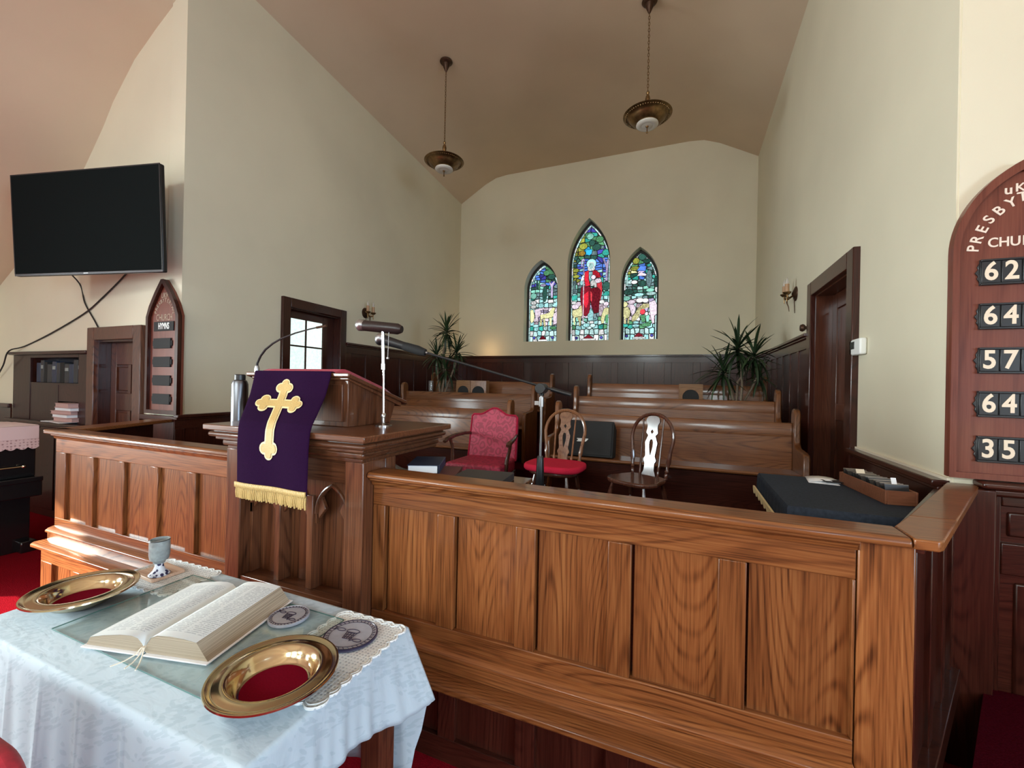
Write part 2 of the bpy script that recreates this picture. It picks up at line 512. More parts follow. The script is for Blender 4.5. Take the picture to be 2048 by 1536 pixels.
# back wall with three pointed openings
def arch(cx, w_, z0, zs, zp, n=10):
    # pointed arch outline, counter-clockwise from the lower left
    h = w_ / 2
    rise = zp - zs
    r = (h * h + rise * rise) / (2 * h)
    a1 = math.asin(min(1, rise / r))
    pts = [(cx - h, z0), (cx + h, z0)]
    for k in range(n + 1):
        a = a1 * k / n
        pts.append((cx + h - r + r * math.cos(a), zs + r * math.sin(a)))
    for k in range(n - 1, -1, -1):
        a = a1 * k / n
        pts.append((cx - h + r - r * math.cos(a), zs + r * math.sin(a)))
    return pts
WINS = [(-3.295, 0.86, 2.61, 3.92, 4.62), (-2.13, 1.01, 2.61, 4.42, 5.50), (-0.968, 0.82, 2.61, 3.95, 4.70)]
outline = [(-5.70, -0.35), (1.45, -0.35), (1.45, 6.3), (0.6, 6.83), (0.22, 6.95), (-4.47, 6.95), (-4.85, 6.83), (-5.70, 6.3)]
me = cut_mesh([outline] + [arch(*w_) for w_ in WINS], 0.30)
xform(me, T(0, YB + 0.15, 0) @ FRONT)
struct(obj('wall_back', me, wall_m))

struct(obj('wall_left', MB(ML).prism([(0, FLZ), (1.42, FLZ), (1.42, 2.61), (2.46, 2.61), (2.46, FLZ), (6.95, FLZ), (6.95, 6.5), (0, 6.5)], 0, 0.25, 'y'), wall_m))
MR = MRt(XR, 0)
struct(obj('wall_right', MB(MR).prism([(-2.955, FLZ), (-2.955, 6.9), (-9.85, 6.9), (-9.85, FLZ), (-5.52, FLZ), (-5.52, 2.63), (-4.42, 2.63), (-4.42, FLZ)], 0, 0.25, 'y'), wall_m))
struct(obj('wall_front_left', MB().prism([(-9.8, FLZ), (-9.06, FLZ), (-9.06, 1.845), (-7.06, 1.845), (-7.06, FLZ), (-6.88, FLZ), (-6.88, 2.02), (-6.0, 2.02), (-6.0, FLZ), (-5.235, FLZ), (-5.235, 6.6), (-9.8, 6.6)], YF, YF + 0.2, 'y'), wall_m))
struct(obj('wall_front_right', MB().box(XR + 0.01, 5.5, YF, YF + 0.2, FLZ, 7.0), wall_m))

def holed_wall(name, outline, holes, M, th=0.2):
    me = cut_mesh([outline] + holes, th)
    xform(me, M)
    return struct(obj(name, me, wall_m))
rect = lambda a, b, c, d: [(a, c), (b, c), (b, d), (a, d)]
SIDE = Matrix(((0, 0, 1, 0), (1, 0, 0, 0), (0, 1, 0, 0), (0, 0, 0, 1)))     # local XY -> world YZ
holed_wall('wall_nave_left', rect(-9.2, 3.0, FLZ, 3.3), [rect(a, b, *WZ) for a, b in WIN_LEFT], T(-9.70, 0, 0) @ SIDE)
holed_wall('wall_nave_right', rect(-9.2, 3.0, FLZ, 3.3), [rect(a, b, *WZ) for a, b in WIN_RIGHT], T(5.40, 0, 0) @ SIDE)
holed_wall('wall_nave_back', rect(-9.8, 5.5, FLZ, 7.1), [rect(x - 0.75, x + 0.75, 3.5, 5.7) for x in (-6.2, -2.1, 2.0)], T(0, -9.1, 0) @ FRONT)

# ceilings
cp = [(-5.72, 6.22), (-5.2, 6.52), (-4.85, 6.72), (-4.55, 6.84), (-4.25, 6.87), (0.0, 6.87), (0.30, 6.84), (0.6, 6.72), (0.95, 6.52), (1.47, 6.22)]
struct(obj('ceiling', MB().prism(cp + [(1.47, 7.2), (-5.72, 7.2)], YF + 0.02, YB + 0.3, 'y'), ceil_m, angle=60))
half = [(-9.8, 2.78), (-9.0, 3.2), (-8.0, 3.80), (-7.28, 4.28), (-6.88, 4.70), (-6.66, 4.98), (-6.22, 5.385), (-5.8, 5.63), (-5.42, 5.83), (-5.24, 6.35), (-4.85, 6.72), (-4.55, 6.84), (-4.25, 6.87)]
nc = half + [(-4.3 - x, z) for x, z in reversed(half)]
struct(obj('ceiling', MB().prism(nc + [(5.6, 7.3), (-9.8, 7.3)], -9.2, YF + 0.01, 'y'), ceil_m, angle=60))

# ------------------------------------------------------------------ panelling on the walls
def panelling(name, M, u0, u1, pitch, st, z0, z1, zcap, mv=mah_v, mh=mah_h, phase=0.0, d=0.03):
    o = bpy.data.objects.new(name, None); COL.objects.link(o); ROOTM[o.name] = Matrix(); o['kind'] = 'structure'; o.empty_display_size = .05
    L = M
    obj('cap', MB(L).box(u0, u1, -d - 0.045, 0, zcap - 0.035, zcap).box(u0, u1, -d - 0.022, 0, zcap - 0.06, zcap - 0.035), mh, o, 0.006)
    obj('rail', MB(L).box(u0, u1, -d, 0, z1, zcap - 0.06), mh, o)
    obj('rail', MB(L).box(u0, u1, -d, 0, z0, z0 + 0.14), mh, o)
    u = u0 + phase
    while u < u1 - 0.02:
        a, b = u, min(u + st, u1)
        if b > a: obj('stile', MB(L).box(a, b, -d, 0, z0 + 0.14, z1), mv, o, 0.004)
        c, e = b, min(u + pitch, u1)
        if e - c > 0.03:
            obj('panel', MB(L).box(c, e, -d + 0.018, 0, z0 + 0.14, z1), mv, o)
        u += pitch
    return o
panelling('trim_1', T(0, YB, 0), -5.56, XR, 0.573, 0.145, 0.64, 2.10, 2.27, phase=0.0)
panelling('trim_2', ML, 2.58, 6.85, 0.53, 0.13, PLZ, 2.03, 2.205)
o = panelling('trim_7', ML, -0.06, 1.305, 1.305, 0.1, PLZ, 0.98, 1.14)
panelling('trim_3', MRt(XR, 0), -9.78, -5.67, 0.447, 0.11, PLZ, 2.03, 2.20)
o = panelling('trim_4', MRt(XR, 0), -4.27, -2.96, 1.31, 0.12, PLZ, 0.92, 1.085)
obj('edge_strip', MB(MRt(XR, 0)).box(-4.27, -2.96, -0.014, 0, 1.085, 1.10), cream, o)
# nave right: raised frame panels under the hymn board
o = bpy.data.objects.new('trim_5', None); COL.objects.link(o); ROOTM[o.name] = Matrix(); o['kind'] = 'structure'
obj('cap', MB().box(1.40, 5.3, YF - 0.10, YF, 1.075, 1.11).box(1.40, 5.3, YF - 0.07, YF, 1.035, 1.075), mah_h, o, 0.012)
obj('post', MB().box(1.285, 1.455, YF - 0.09, YF, FLZ, 1.07), mah_v, o, 0.008)
obj('backing', MB().box(1.45, 5.3, YF - 0.012, YF, -0.11, 1.04), mah_h, o)
for x0, x1 in ((1.455, 1.50), (2.45, 2.55), (3.5, 3.6), (4.55, 4.65)):
    obj('stile', MB().box(x0, x1, YF - 0.035, YF, -0.11, 1.04), mah_v, o, 0.006)
for z0, z1 in ((0.985, 1.04), (0.64, 0.80), (-0.11, -0.02)):
    obj('rail', MB().box(1.50, 5.3, YF - 0.035, YF, z0, z1), mah_h, o, 0.006)
for x0, x1 in ((1.53, 2.42), (2.58, 3.47)):
    obj('panel', MB().box(x0, x1, YF - 0.022, YF, 0.83, 0.955), mah_h, o, 0.01)
    obj('panel', MB().box(x0 + 0.03, x1 - 0.03, YF - 0.022, YF, 0.02, 0.60), mah_v, o, 0.01)
obj('ledge', MB().box(1.50, 5.3, YF - 0.055, YF, -0.03, -0.015), nickel if False else mah_h, o, 0.004)
# nave left: dark rail along the front wall
o = bpy.data.objects.new('trim_6', None); COL.objects.link(o); ROOTM[o.name] = Matrix(); o['kind'] = 'structure'
obj('cap', MB().box(-9.6, -9.12, YF - 0.05, YF, 1.06, 1.12), mah_h, o, 0.008)
obj('panel', MB().box(-9.6, -9.12, YF - 0.02, YF, FLZ, 1.06), mah_h, o)
obj('cap', MB().box(-5.86, -5.205, YF - 0.06, YF, 1.06, 1.12), mah_h, o, 0.008)
obj('panel', MB().box(-5.86, -5.205, YF - 0.02, YF, FLZ, 1.06), mah_v, o)

# ------------------------------------------------------------------ doors
def casing(o, M, u0, u1, z0, z1, w_, d0, mat_v=mah_v, mat_h=mah_h):
    obj('jamb', MB(M).box(u0, u0 + w_, -d0, 0.02, z0, z1), mat_v, o, 0.008)
    obj('jamb', MB(M).box(u1 - w_, u1, -d0, 0.02, z0, z1), mat_v, o, 0.008)
    obj('head', MB(M).box(u0 + w_, u1 - w_, -d0, 0.02, z1 - w_, z1), mat_h, o, 0.008)
def dooroot(name):
    o = bpy.data.objects.new(name, None); COL.objects.link(o); ROOTM[o.name] = Matrix(); o['kind'] = 'structure'
    return o
# door 1: left chancel wall, glazed
d1 = dooroot('door_1')
casing(d1, ML, 1.305, 2.578, PLZ, 2.735, 0.135, 0.045)
obj('lining', MB(ML).box(1.44, 1.455, 0, 0.22, PLZ, 2.6).box(2.43, 2.443, 0, 0.22, PLZ, 2.6).box(1.455, 2.43, 0, 0.22, 2.585, 2.6), mah_v, d1)
obj('stile', MB(ML).box(1.455, 1.53, 0.10, 0.15, PLZ, 2.585), mah_v, d1, 0.004)
obj('stile', MB(ML).box(2.20, 2.43, 0.10, 0.15, PLZ, 2.585), mah_v, d1, 0.004)
obj('rail', MB(ML).box(1.53, 2.20, 0.10, 0.15, 2.47, 2.585), mah_h, d1, 0.004)
obj('rail', MB(ML).box(1.53, 2.20, 0.10, 0.15, PLZ, 1.66), mah_h, d1, 0.004)
gl = emit('daylit_pebble_glass', (0.80, 1.0, 0.93), 1.05, noise=0.22)
for i in range(2):
    for j in range(2):
        u = 1.53 + i * 0.335
        z = 1.66 + j * 0.405
        obj('pane', MB(ML).box(u + 0.012 * i, u + 0.335 - 0.012 * (1 - i), 0.12, 0.13, z + 0.012 * j, z + 0.405 - 0.012 * (1 - j)), gl, d1)
obj('glazing_bar', MB(ML).box(1.853, 1.877, 0.105, 0.14, 1.66, 2.47), mah_v, d1)
obj('glazing_bar', MB(ML).box(1.53, 2.20, 0.105, 0.14, 2.053, 2.077), mah_h, d1)
# door 2: right chancel wall, panelled and set back
d2 = dooroot('door_2')
M2 = MRt(XR, 0)
casing(d2, M2, -5.67, -4.265, PLZ, 2.745, 0.15, 0.05)
obj('lining', MB(M2).box(-5.52, -5.50, 0, 0.24, PLZ, 2.6).box(-4.44, -4.42, 0, 0.24, PLZ, 2.6).box(-5.5, -4.44, 0, 0.24, 2.58, 2.6), door_w, d2)
obj('stile', MB(M2).box(-5.5, -5.36, 0.15, 0.20, PLZ, 2.58), door_w, d2, 0.005)
obj('stile', MB(M2).box(-4.58, -4.44, 0.15, 0.20, PLZ, 2.58), door_w, d2, 0.005)
obj('stile', MB(M2).box(-5.02, -4.92, 0.15, 0.20, 0.45, 2.45), door_w, d2, 0.005)
for z0, z1 in ((PLZ, 0.45), (1.25, 1.42), (2.42, 2.58)):
    obj('rail', MB(M2).box(-5.36, -4.58, 0.152, 0.20, z0, z1), door_w, d2, 0.004)
for u0, u1 in ((-5.36, -5.02), (-4.92, -4.58)):
    for z0, z1 in ((0.45, 1.25), (1.42, 2.42)):
        obj('panel', MB(M2).box(u0, u1, 0.17, 0.20, z0, z1), door_w, d2)
obj('hinge', MB(M2).lathe([(0.012, -0.05), (0.016, -0.04), (0.016, 0.04), (0.012, 0.05)], (-4.45, 0.13, 1.60), 10), bronze_d, d2)
# door 3: nave front wall, left
d3 = dooroot('door_3')
M3 = T(0, YF, 0)
casing(d3, M3, -7.03, -5.875, FLZ, 2.16, 0.16, 0.05, door_w, door_w)
obj('lining', MB(M3).box(-6.87, -6.85, 0, 0.19, FLZ, 2.0).box(-6.03, -6.01, 0, 0.19, FLZ, 2.0).box(-6.85, -6.03, 0, 0.19, 1.98, 2.0), mah_v, d3)
obj('stile', MB(M3).box(-6.85, -6.73, 0.12, 0.17, FLZ, 1.98), door_w, d3, 0.005)
obj('stile', MB(M3).box(-6.15, -6.03, 0.12, 0.17, FLZ, 1.98), door_w, d3, 0.005)
for z0, z1 in ((1.70, 1.98), (1.12, 1.34), (-0.35, -0.1)):
    obj('rail', MB(M3).box(-6.73, -6.15, 0.12, 0.17, z0, z1), door_w, d3, 0.005)
for z0, z1 in ((1.34, 1.70), (-0.1, 1.12)):
    obj('panel', MB(M3).box(-6.70, -6.47, 0.135, 0.17, z0 + 0.03, z1 - 0.03), door_w, d3, 0.008)
    obj('panel', MB(M3).box(-6.41, -6.18, 0.135, 0.17, z0 + 0.03, z1 - 0.03), door_w, d3, 0.008)
    obj('mullion', MB(M3).box(-6.47, -6.41, 0.122, 0.17, z0, z1), door_w, d3)
    obj('backing', MB(M3).box(-6.73, -6.15, 0.15, 0.17, z0, z1), door_w, d3)

# ------------------------------------------------------------------ stained glass windows
GC = dict(sky=(.09, .22, .85), deep=(.07, .07, .42), cyan=(.04, .42, .80), teal=(.05, .46, .38), green=(.10, .32, .15), dgreen=(.03, .10, .08),
          olive=(.33, .36, .06), amber=(.50, .30, .05), pale=(.50, .92, .86), ice=(.36, .72, .80), white=(.92, 1.0, .97), pink=(.86, .62, .72),
          lilac=(.52, .44, .68), yellow=(.95, .78, .38), red=(.60, .02, .04), dred=(.20, .008, .02), bred=(.85, .05, .07), slate=(.16, .26, .28), mint=(.25, .62, .50))
GM = {k: emit('glass_' + k, c, 0.86, noise=0.72) for k, c in GC.items()}
lead = plain('lead_came', (0.010, 0.010, 0.012), 0.6)
reveal_m = plain('dark_window_frame', (0.022, 0.020, 0.020), 0.6)

def clip(poly, n, d):
    out = []
    for i in range(len(poly)):
        a, b = poly[i], poly[(i + 1) % len(poly)]
        da, db = n[0] * a[0] + n[1] * a[1] - d, n[0] * b[0] + n[1] * b[1] - d
        if da <= 0: out.append(a)
        if (da < 0 < db) or (db < 0 < da):
            t = da / (da - db)
            out.append((a[0] + t * (b[0] - a[0]), a[1] + t * (b[1] - a[1])))
    return out
def shrink(poly, g):
    # inset a convex polygon
    out = list(poly)
    ar = sum(poly[i][0] * poly[(i + 1) % len(poly)][1] - poly[(i + 1) % len(poly)][0] * poly[i][1] for i in range(len(poly)))
    s = 1 if ar > 0 else -1
    for i in range(len(poly)):
        a, b = poly[i], poly[(i + 1) % len(poly)]
        ex, ey = b[0] - a[0], b[1] - a[1]
        l = math.hypot(ex, ey)
        if l < 1e-6: continue
        n = (s * ey / l, -s * ex / l)
        out = clip(out, n, n[0] * a[0] + n[1] * a[1] - g)
        if len(out) < 3: return []
    return out
def ell(cx, cy, rx, ry, n=10, a0=0.0):
    return [(cx + rx * math.cos(2 * PI * k / n + a0), cy + ry * math.sin(2 * PI * k / n + a0)) for k in range(n)]

def stained(name, W, seedfun, colfun, overlays, x0, yb, k):
    cx, ww, z0, zs, zp = W
    rt = bpy.data.objects.new(name, None); COL.objects.link(rt); ROOTM[rt.name] = Matrix(); rt['kind'] = 'structure'; rt.empty_display_size = .05
    Yg = YB + 0.25
    A = arch(cx, ww, z0, zs, zp, 9)
    A1 = arch(cx, ww - 0.09, z0 + 0.03, zs, zp - 0.065, 9)
    A2 = arch(cx, ww - 0.155, z0 + 0.03, zs, zp - 0.12, 9)
    obj('frame', xform(cut_mesh([A, A1], 0.06), T(0, Yg, 0) @ FRONT), reveal_m, rt)
    obj('lead_backing', MB().prism(A, Yg + 0.012, Yg + 0.03, 'y'), lead, rt)
    obj('sill', MB().box(cx - ww / 2 + 0.004, cx + ww / 2 - 0.004, YB + 0.01, Yg - 0.032, z0 - 0.0, z0 + 0.012), wall_m, rt)
    # narrow white border
    n = len(A1)
    for i in range(n):
        a, b, c, d = A1[i], A1[(i + 1) % n], A2[(i + 1) % n], A2[i]
        if i == 0: continue
        L = math.hypot(b[0] - a[0], b[1] - a[1])
        m = max(1, int(L / 0.17))
        for j in range(m):
            t0, t1 = j / m, (j + 1) / m
            q = [(a[0] + (b[0] - a[0]) * t0, a[1] + (b[1] - a[1]) * t0), (a[0] + (b[0] - a[0]) * t1, a[1] + (b[1] - a[1]) * t1),
                 (d[0] + (c[0] - d[0]) * t1, d[1] + (c[1] - d[1]) * t1), (d[0] + (c[0] - d[0]) * t0, d[1] + (c[1] - d[1]) * t0)]
            q = shrink(q, 0.006)
            if len(q) >= 3: obj('pane', MB().prism(q, Yg, Yg + 0.012, 'y'), GM['pale' if (i + j) % 4 else 'white'], rt)
    seeds = seedfun()
    P = [(cx + (x - x0) * k, z0 + 0.03 + (yb - y) * k) for x, y in seeds]
    for i, p in enumerate(P):
        poly = list(A2)
        for j, q in enumerate(P):
            if i == j: continue
            dx, dy = q[0] - p[0], q[1] - p[1]
            if dx * dx + dy * dy > 0.5: continue
            poly = clip(poly, (dx, dy), (dx * (p[0] + q[0]) + dy * (p[1] + q[1])) / 2)
            if len(poly) < 3: break
        if len(poly) < 3: continue
        poly = shrink(poly, 0.0115)
        if len(poly) < 3: continue
        obj('pane', MB().prism(poly, Yg, Yg + 0.012, 'y'), GM[colfun(*seeds[i])], rt)
    lb = MB()
    for lay, (col, pts) in enumerate(overlays):
        q = [(cx + (x - x0) * k, z0 + 0.03 + (yb - y) * k) for x, y in pts]
        mx, my = sum(p[0] for p in q) / len(q), sum(p[1] for p in q) / len(q)
        e = 0.0012 * (lay % 12)
        o_ = []
        for p in q:
            l = math.hypot(p[0] - mx, p[1] - my) + 1e-6
            o_.append((p[0] + (p[0] - mx) / l * 0.014, p[1] + (p[1] - my) / l * 0.014))
        lb.prism(o_, Yg - 0.004 - e, Yg + 0.006, 'y')
        obj('pane', MB().prism(q, Yg - 0.006 - e, Yg + 0.002, 'y'), GM[col], rt)
    if lb.v: obj('lead_line', lb, lead, rt)
    return rt

rs = random.Random(11)
def jig(a): return rs.uniform(-a, a)
def base_row(xa, xb, y0, y1, nx, ny):
    out = []
    for j in range(ny):
        for i in range(nx):
            out.append((xa + (xb - xa) * (i + .5) / nx + jig(9), y0 + (y1 - y0) * (j + .5) / ny + jig(8)))
    return out
def seeds_c():
    s = base_row(770, 1240, 1350, 1490, 8, 2)
    s += base_row(770, 1240, 1210, 1345, 7, 3)
    s += base_row(770, 1240, 1010, 1210, 6, 4)
    s += base_row(770, 1240, 760, 1010, 6, 5)
    for y in range(520, 770, 30):
        s += [(800 + jig(12), y + jig(6)), (870 + jig(14), y + jig(4)), (960, y + jig(3)), (1100 + jig(20), y + jig(3)), (1205 + jig(8), y + jig(4))]
    s += base_row(770, 1240, 140, 520, 6, 7)
    return s
def col_c(x, y):
    if y > 1350: return rs.choice(['pale', 'pale', 'ice', 'pale', 'white'])
    if y > 1210: return 'ice' if 930 < x < 1130 and rs.random() < .7 else rs.choice(['teal', 'green', 'ice', 'pale', 'mint'])
    if y > 1010: return rs.choice(['pink', 'lilac', 'pale', 'pink', 'white', 'slate'])
    if y > 760: return rs.choice(['slate', 'mint', 'teal', 'dgreen', 'ice', 'slate', 'pink'])
    if y > 510:
        if x < 860: return rs.choice(['olive', 'dgreen', 'slate', 'yellow', 'olive'])
        return rs.choice(['sky', 'sky', 'deep', 'sky', 'ice'])
    if y < 190: return 'deep'
    if x < 930: return rs.choice(['olive', 'amber', 'green', 'olive', 'dgreen'])
    if x < 1010 and 380 < y < 480: return 'cyan'
    return rs.choice(['dgreen', 'green', 'green', 'teal', 'dgreen', 'slate', 'deep', 'mint'])
OC = [('cyan', [(945, 405), (1020, 400), (1015, 450), (990, 470), (950, 455)]),
      ('mint', ell(995, 245, 40, 36)), ('green', ell(1110, 290, 45, 36)), ('teal', ell(1185, 455, 42, 36)), ('dgreen', ell(1075, 380, 50, 38)),
      ('olive', ell(915, 355, 48, 36)), ('amber', ell(900, 440, 40, 30)), ('dgreen', ell(1020, 325, 34, 34)), ('olive', ell(830, 640, 36, 24)), ('olive', ell(835, 712, 38, 18)),
      ('lilac', [(1150, 520), (1165, 520), (1192, 590), (1205, 540), (1222, 540), (1212, 640), (1208, 790), (1184, 790), (1190, 640)]),
      ('slate', [(805, 765), (828, 765), (832, 895), (806, 895)]),
      ('dgreen', ell(1195, 850, 40, 52)), ('teal', [(1150, 960), (1190, 910), (1230, 915), (1230, 965)]), ('teal', [(785, 945), (850, 935), (850, 990), (790, 1000)]),
      # sheep on the left
      ('pink', ell(830, 1075, 45, 30)), ('pink', ell(870, 1045, 34, 26)), ('white', ell(812, 1030, 30, 18)),
      ('yellow', [(800, 1120), (870, 1105), (885, 1075), (905, 1065), (918, 1085), (912, 1120), (918, 1180), (905, 1200), (820, 1205), (795, 1170)]),
      ('yellow', [(810, 1205), (828, 1205), (832, 1300), (818, 1300)]), ('yellow', [(862, 1203), (900, 1200), (902, 1300), (885, 1315), (880, 1250), (868, 1240)]),
      # sheep on the right
      ('pink', [(1118, 1065), (1160, 1060), (1165, 1130), (1140, 1210), (1118, 1190)]), ('white', ell(1150, 1035, 30, 22)), ('pink', ell(1200, 1062, 30, 24)),
      ('yellow', [(1165, 1130), (1195, 1105), (1228, 1110), (1228, 1180), (1190, 1200), (1175, 1285), (1150, 1290), (1140, 1240)]),
      ('green', [(1195, 1190), (1225, 1190), (1222, 1285), (1195, 1280)]),
      # shepherd
      ('ice', ell(1015, 572, 57, 56, 14)), ('white', [(985, 560), (1015, 548), (1045, 560), (1058, 640), (1040, 655), (985, 655), (972, 640)]),
      ('pale', ell(1014, 600, 27, 40, 12)),
      ('white', [(892, 760), (905, 720), (940, 670), (950, 690), (930, 750), (905, 775)]), ('ice', ell(900, 795, 18, 30)),
      ('dred', [(900, 850), (945, 830), (1010, 850), (1015, 960), (1000, 1160), (962, 1195), (925, 1180), (905, 1060), (890, 960)]),
      ('red', [(930, 940), (985, 900), (990, 1030), (965, 1100), (935, 1060)]),
      ('dred', [(1012, 870), (1090, 860), (1130, 900), (1112, 1155), (1062, 1165), (1032, 1090), (1012, 1000)]),
      ('bred', [(1012, 900), (1032, 930), (1030, 1030), (1014, 1010)]),
      ('red', [(940, 665), (985, 655), (985, 760), (1005, 830), (950, 840), (938, 760)]), ('red', [(1030, 652), (1068, 655), (1110, 690), (1130, 740), (1060, 745), (1035, 715)]),
      ('ice', [(988, 672), (1028, 668), (1030, 720), (1012, 790), (990, 770)]),
      ('bred', [(1085, 800), (1140, 790), (1148, 900), (1125, 1040), (1105, 1040), (1090, 920)]),
      ('pink', ell(1042, 735, 27, 26)), ('pink', ell(1098, 780, 40, 27)), ('white', [(1008, 790), (1040, 765), (1078, 795), (1088, 885), (1070, 895), (1055, 835), (1012, 840)]),
      ('ice', [(985, 1180), (1020, 1100), (1050, 1160), (1048, 1250), (990, 1255)]), ('slate', [(1062, 1172), (1085, 1172), (1082, 1225), (1058, 1230)]),
      ('pink', [(921, 730), (932, 730), (934, 1285), (923, 1285)]), ('lilac', [(897, 600), (892, 540), (905, 508), (928, 508), (936, 530), (928, 536), (918, 520), (905, 545), (908, 600)]), ('lilac', [(921, 540), (931, 540), (931, 700), (921, 700)]),
      ('ice', ell(970, 1305, 40, 22)), ('white', ell(1030, 1270, 26, 16)), ('pale', ell(1045, 1310, 30, 20)),
      ('dred', [(940, 1462), (965, 1440), (995, 1420), (1030, 1440), (1055, 1462)]), ('white', [(920, 1466), (1075, 1466), (1075, 1484), (920, 1484)]), ('deep', ell(850, 1455, 14, 14, 8)), ('deep', ell(1150, 1455, 14, 14, 8))]
stained('window_2', WINS[1], seeds_c, col_c, OC, 1005, 1490, 2.72 / 1352)

def seeds_l():
    s = base_row(300, 640, 1370, 1495, 7, 2) + base_row(300, 640, 1210, 1365, 6, 3) + base_row(300, 640, 1040, 1210, 6, 3) + base_row(300, 640, 850, 1040, 6, 5)
    for y in range(600, 850, 32): s += [(380 + jig(10), y + jig(6)), (450 + jig(12), y + jig(5)), (520 + jig(12), y + jig(6)), (590 + jig(10), y + jig(6))]
    s += [(330, 800), (330, 840), (340, 760)]
    return s
def col_l(x, y):
    if y > 1370: return rs.choice(['pale', 'pale', 'ice', 'white'])
    if y > 1290: return rs.choice(['teal', 'ice', 'green', 'pale'])
    if y > 1100: return rs.choice(['pink', 'slate', 'ice', 'lilac'])
    if y > 1010: return rs.choice(['white', 'pink', 'pale', 'ice'])
    if y > 850: return rs.choice(['mint', 'slate', 'teal', 'ice', 'dgreen', 'slate'])
    if x > 490 and y < 800: return rs.choice(['green', 'dgreen', 'slate', 'green'])
    return rs.choice(['sky', 'sky', 'deep', 'ice'])
OL = [('dgreen', ell(480, 940, 26, 92, 12)), ('dgreen', [(375, 790), (390, 770), (400, 880), (372, 880)]), ('green', [(405, 790), (418, 780), (420, 885), (403, 885)]),
      ('green', ell(515, 640, 30, 24)), ('green', ell(555, 690, 44, 34)), ('green', ell(500, 700, 36, 30)), ('dgreen', ell(560, 750, 44, 28)),
      ('lilac', [(530, 800), (560, 830), (590, 800), (600, 810), (578, 860), (578, 990), (558, 990), (556, 870)]), ('lilac', ell(460, 840, 34, 14)),
      ('ice', ell(440, 1075, 34, 28)), ('mint', ell(345, 960, 36, 34)), ('white', ell(350, 1040, 34, 22)), ('white', ell(345, 1085, 32, 22)), ('ice', [(575, 1080), (630, 1035), (632, 1085), (590, 1095)]),
      ('yellow', [(310, 1125), (340, 1120), (358, 1190), (350, 1250), (325, 1275), (312, 1250)]),
      ('pink', [(360, 1120), (420, 1110), (440, 1150), (425, 1200), (400, 1215), (405, 1260), (385, 1260), (370, 1200)]), ('pink', ell(445, 1110, 32, 20)), ('pink', ell(500, 1118, 30, 18)), ('pink', [(590, 1180), (632, 1150), (632, 1290), (600, 1300), (588, 1240)]),
      ('yellow', [(432, 1185), (540, 1165), (565, 1120), (590, 1105), (612, 1118), (598, 1150), (590, 1205), (560, 1225), (470, 1225), (440, 1240)]),
      ('yellow', [(430, 1235), (455, 1230), (450, 1310), (428, 1310)]), ('yellow', [(545, 1225), (572, 1222), (570, 1310), (548, 1310)]), ('yellow', [(468, 1228), (488, 1228), (500, 1320), (485, 1320)]),
      ('ice', ell(380, 1310, 34, 14)), ('green', ell(590, 1340, 38, 18)),
      ('dred', [(425, 1468), (445, 1445), (465, 1430), (487, 1445), (505, 1468)]), ('white', [(412, 1472), (520, 1472), (520, 1488), (412, 1488)]), ('deep', ell(585, 1450, 13, 13, 8)), ('deep', ell(360, 1450, 13, 13, 8))]
stained('window_1', WINS[0], seeds_l, col_l, OL, 468, 1495, 1.95 / 905)

def seeds_r():
    s = base_row(1370, 1790, 1345, 1475, 8, 2) + base_row(1370, 1790, 1210, 1340, 6, 3) + base_row(1370, 1790, 1010, 1210, 7, 4) + base_row(1370, 1790, 800, 1010, 7, 6)
    for y in range(500, 800, 34): s += [(1440 + jig(12), y + jig(6)), (1520 + jig(14), y + jig(5)), (1600 + jig(12), y + jig(6)), (1670 + jig(10), y + jig(6)), (1745 + jig(10), y + jig(6))]
    return s
def col_r(x, y):
    if y > 1345: return rs.choice(['pale', 'pale', 'ice', 'white'])
    if y > 1250: return rs.choice(['teal', 'ice', 'green', 'pale'])
    if y > 1010: return rs.choice(['pink', 'white', 'pink', 'lilac', 'pale'])
    if y > 800: return rs.choice(['slate', 'ice', 'mint', 'slate', 'dgreen', 'pale'])
    if 1540 < x < 1650 and y > 600: return rs.choice(['sky', 'lilac', 'sky'])
    if x < 1550 and y < 720: return rs.choice(['olive', 'green', 'dgreen', 'yellow'])
    return rs.choice(['dgreen', 'slate', 'green', 'dgreen', 'teal'])
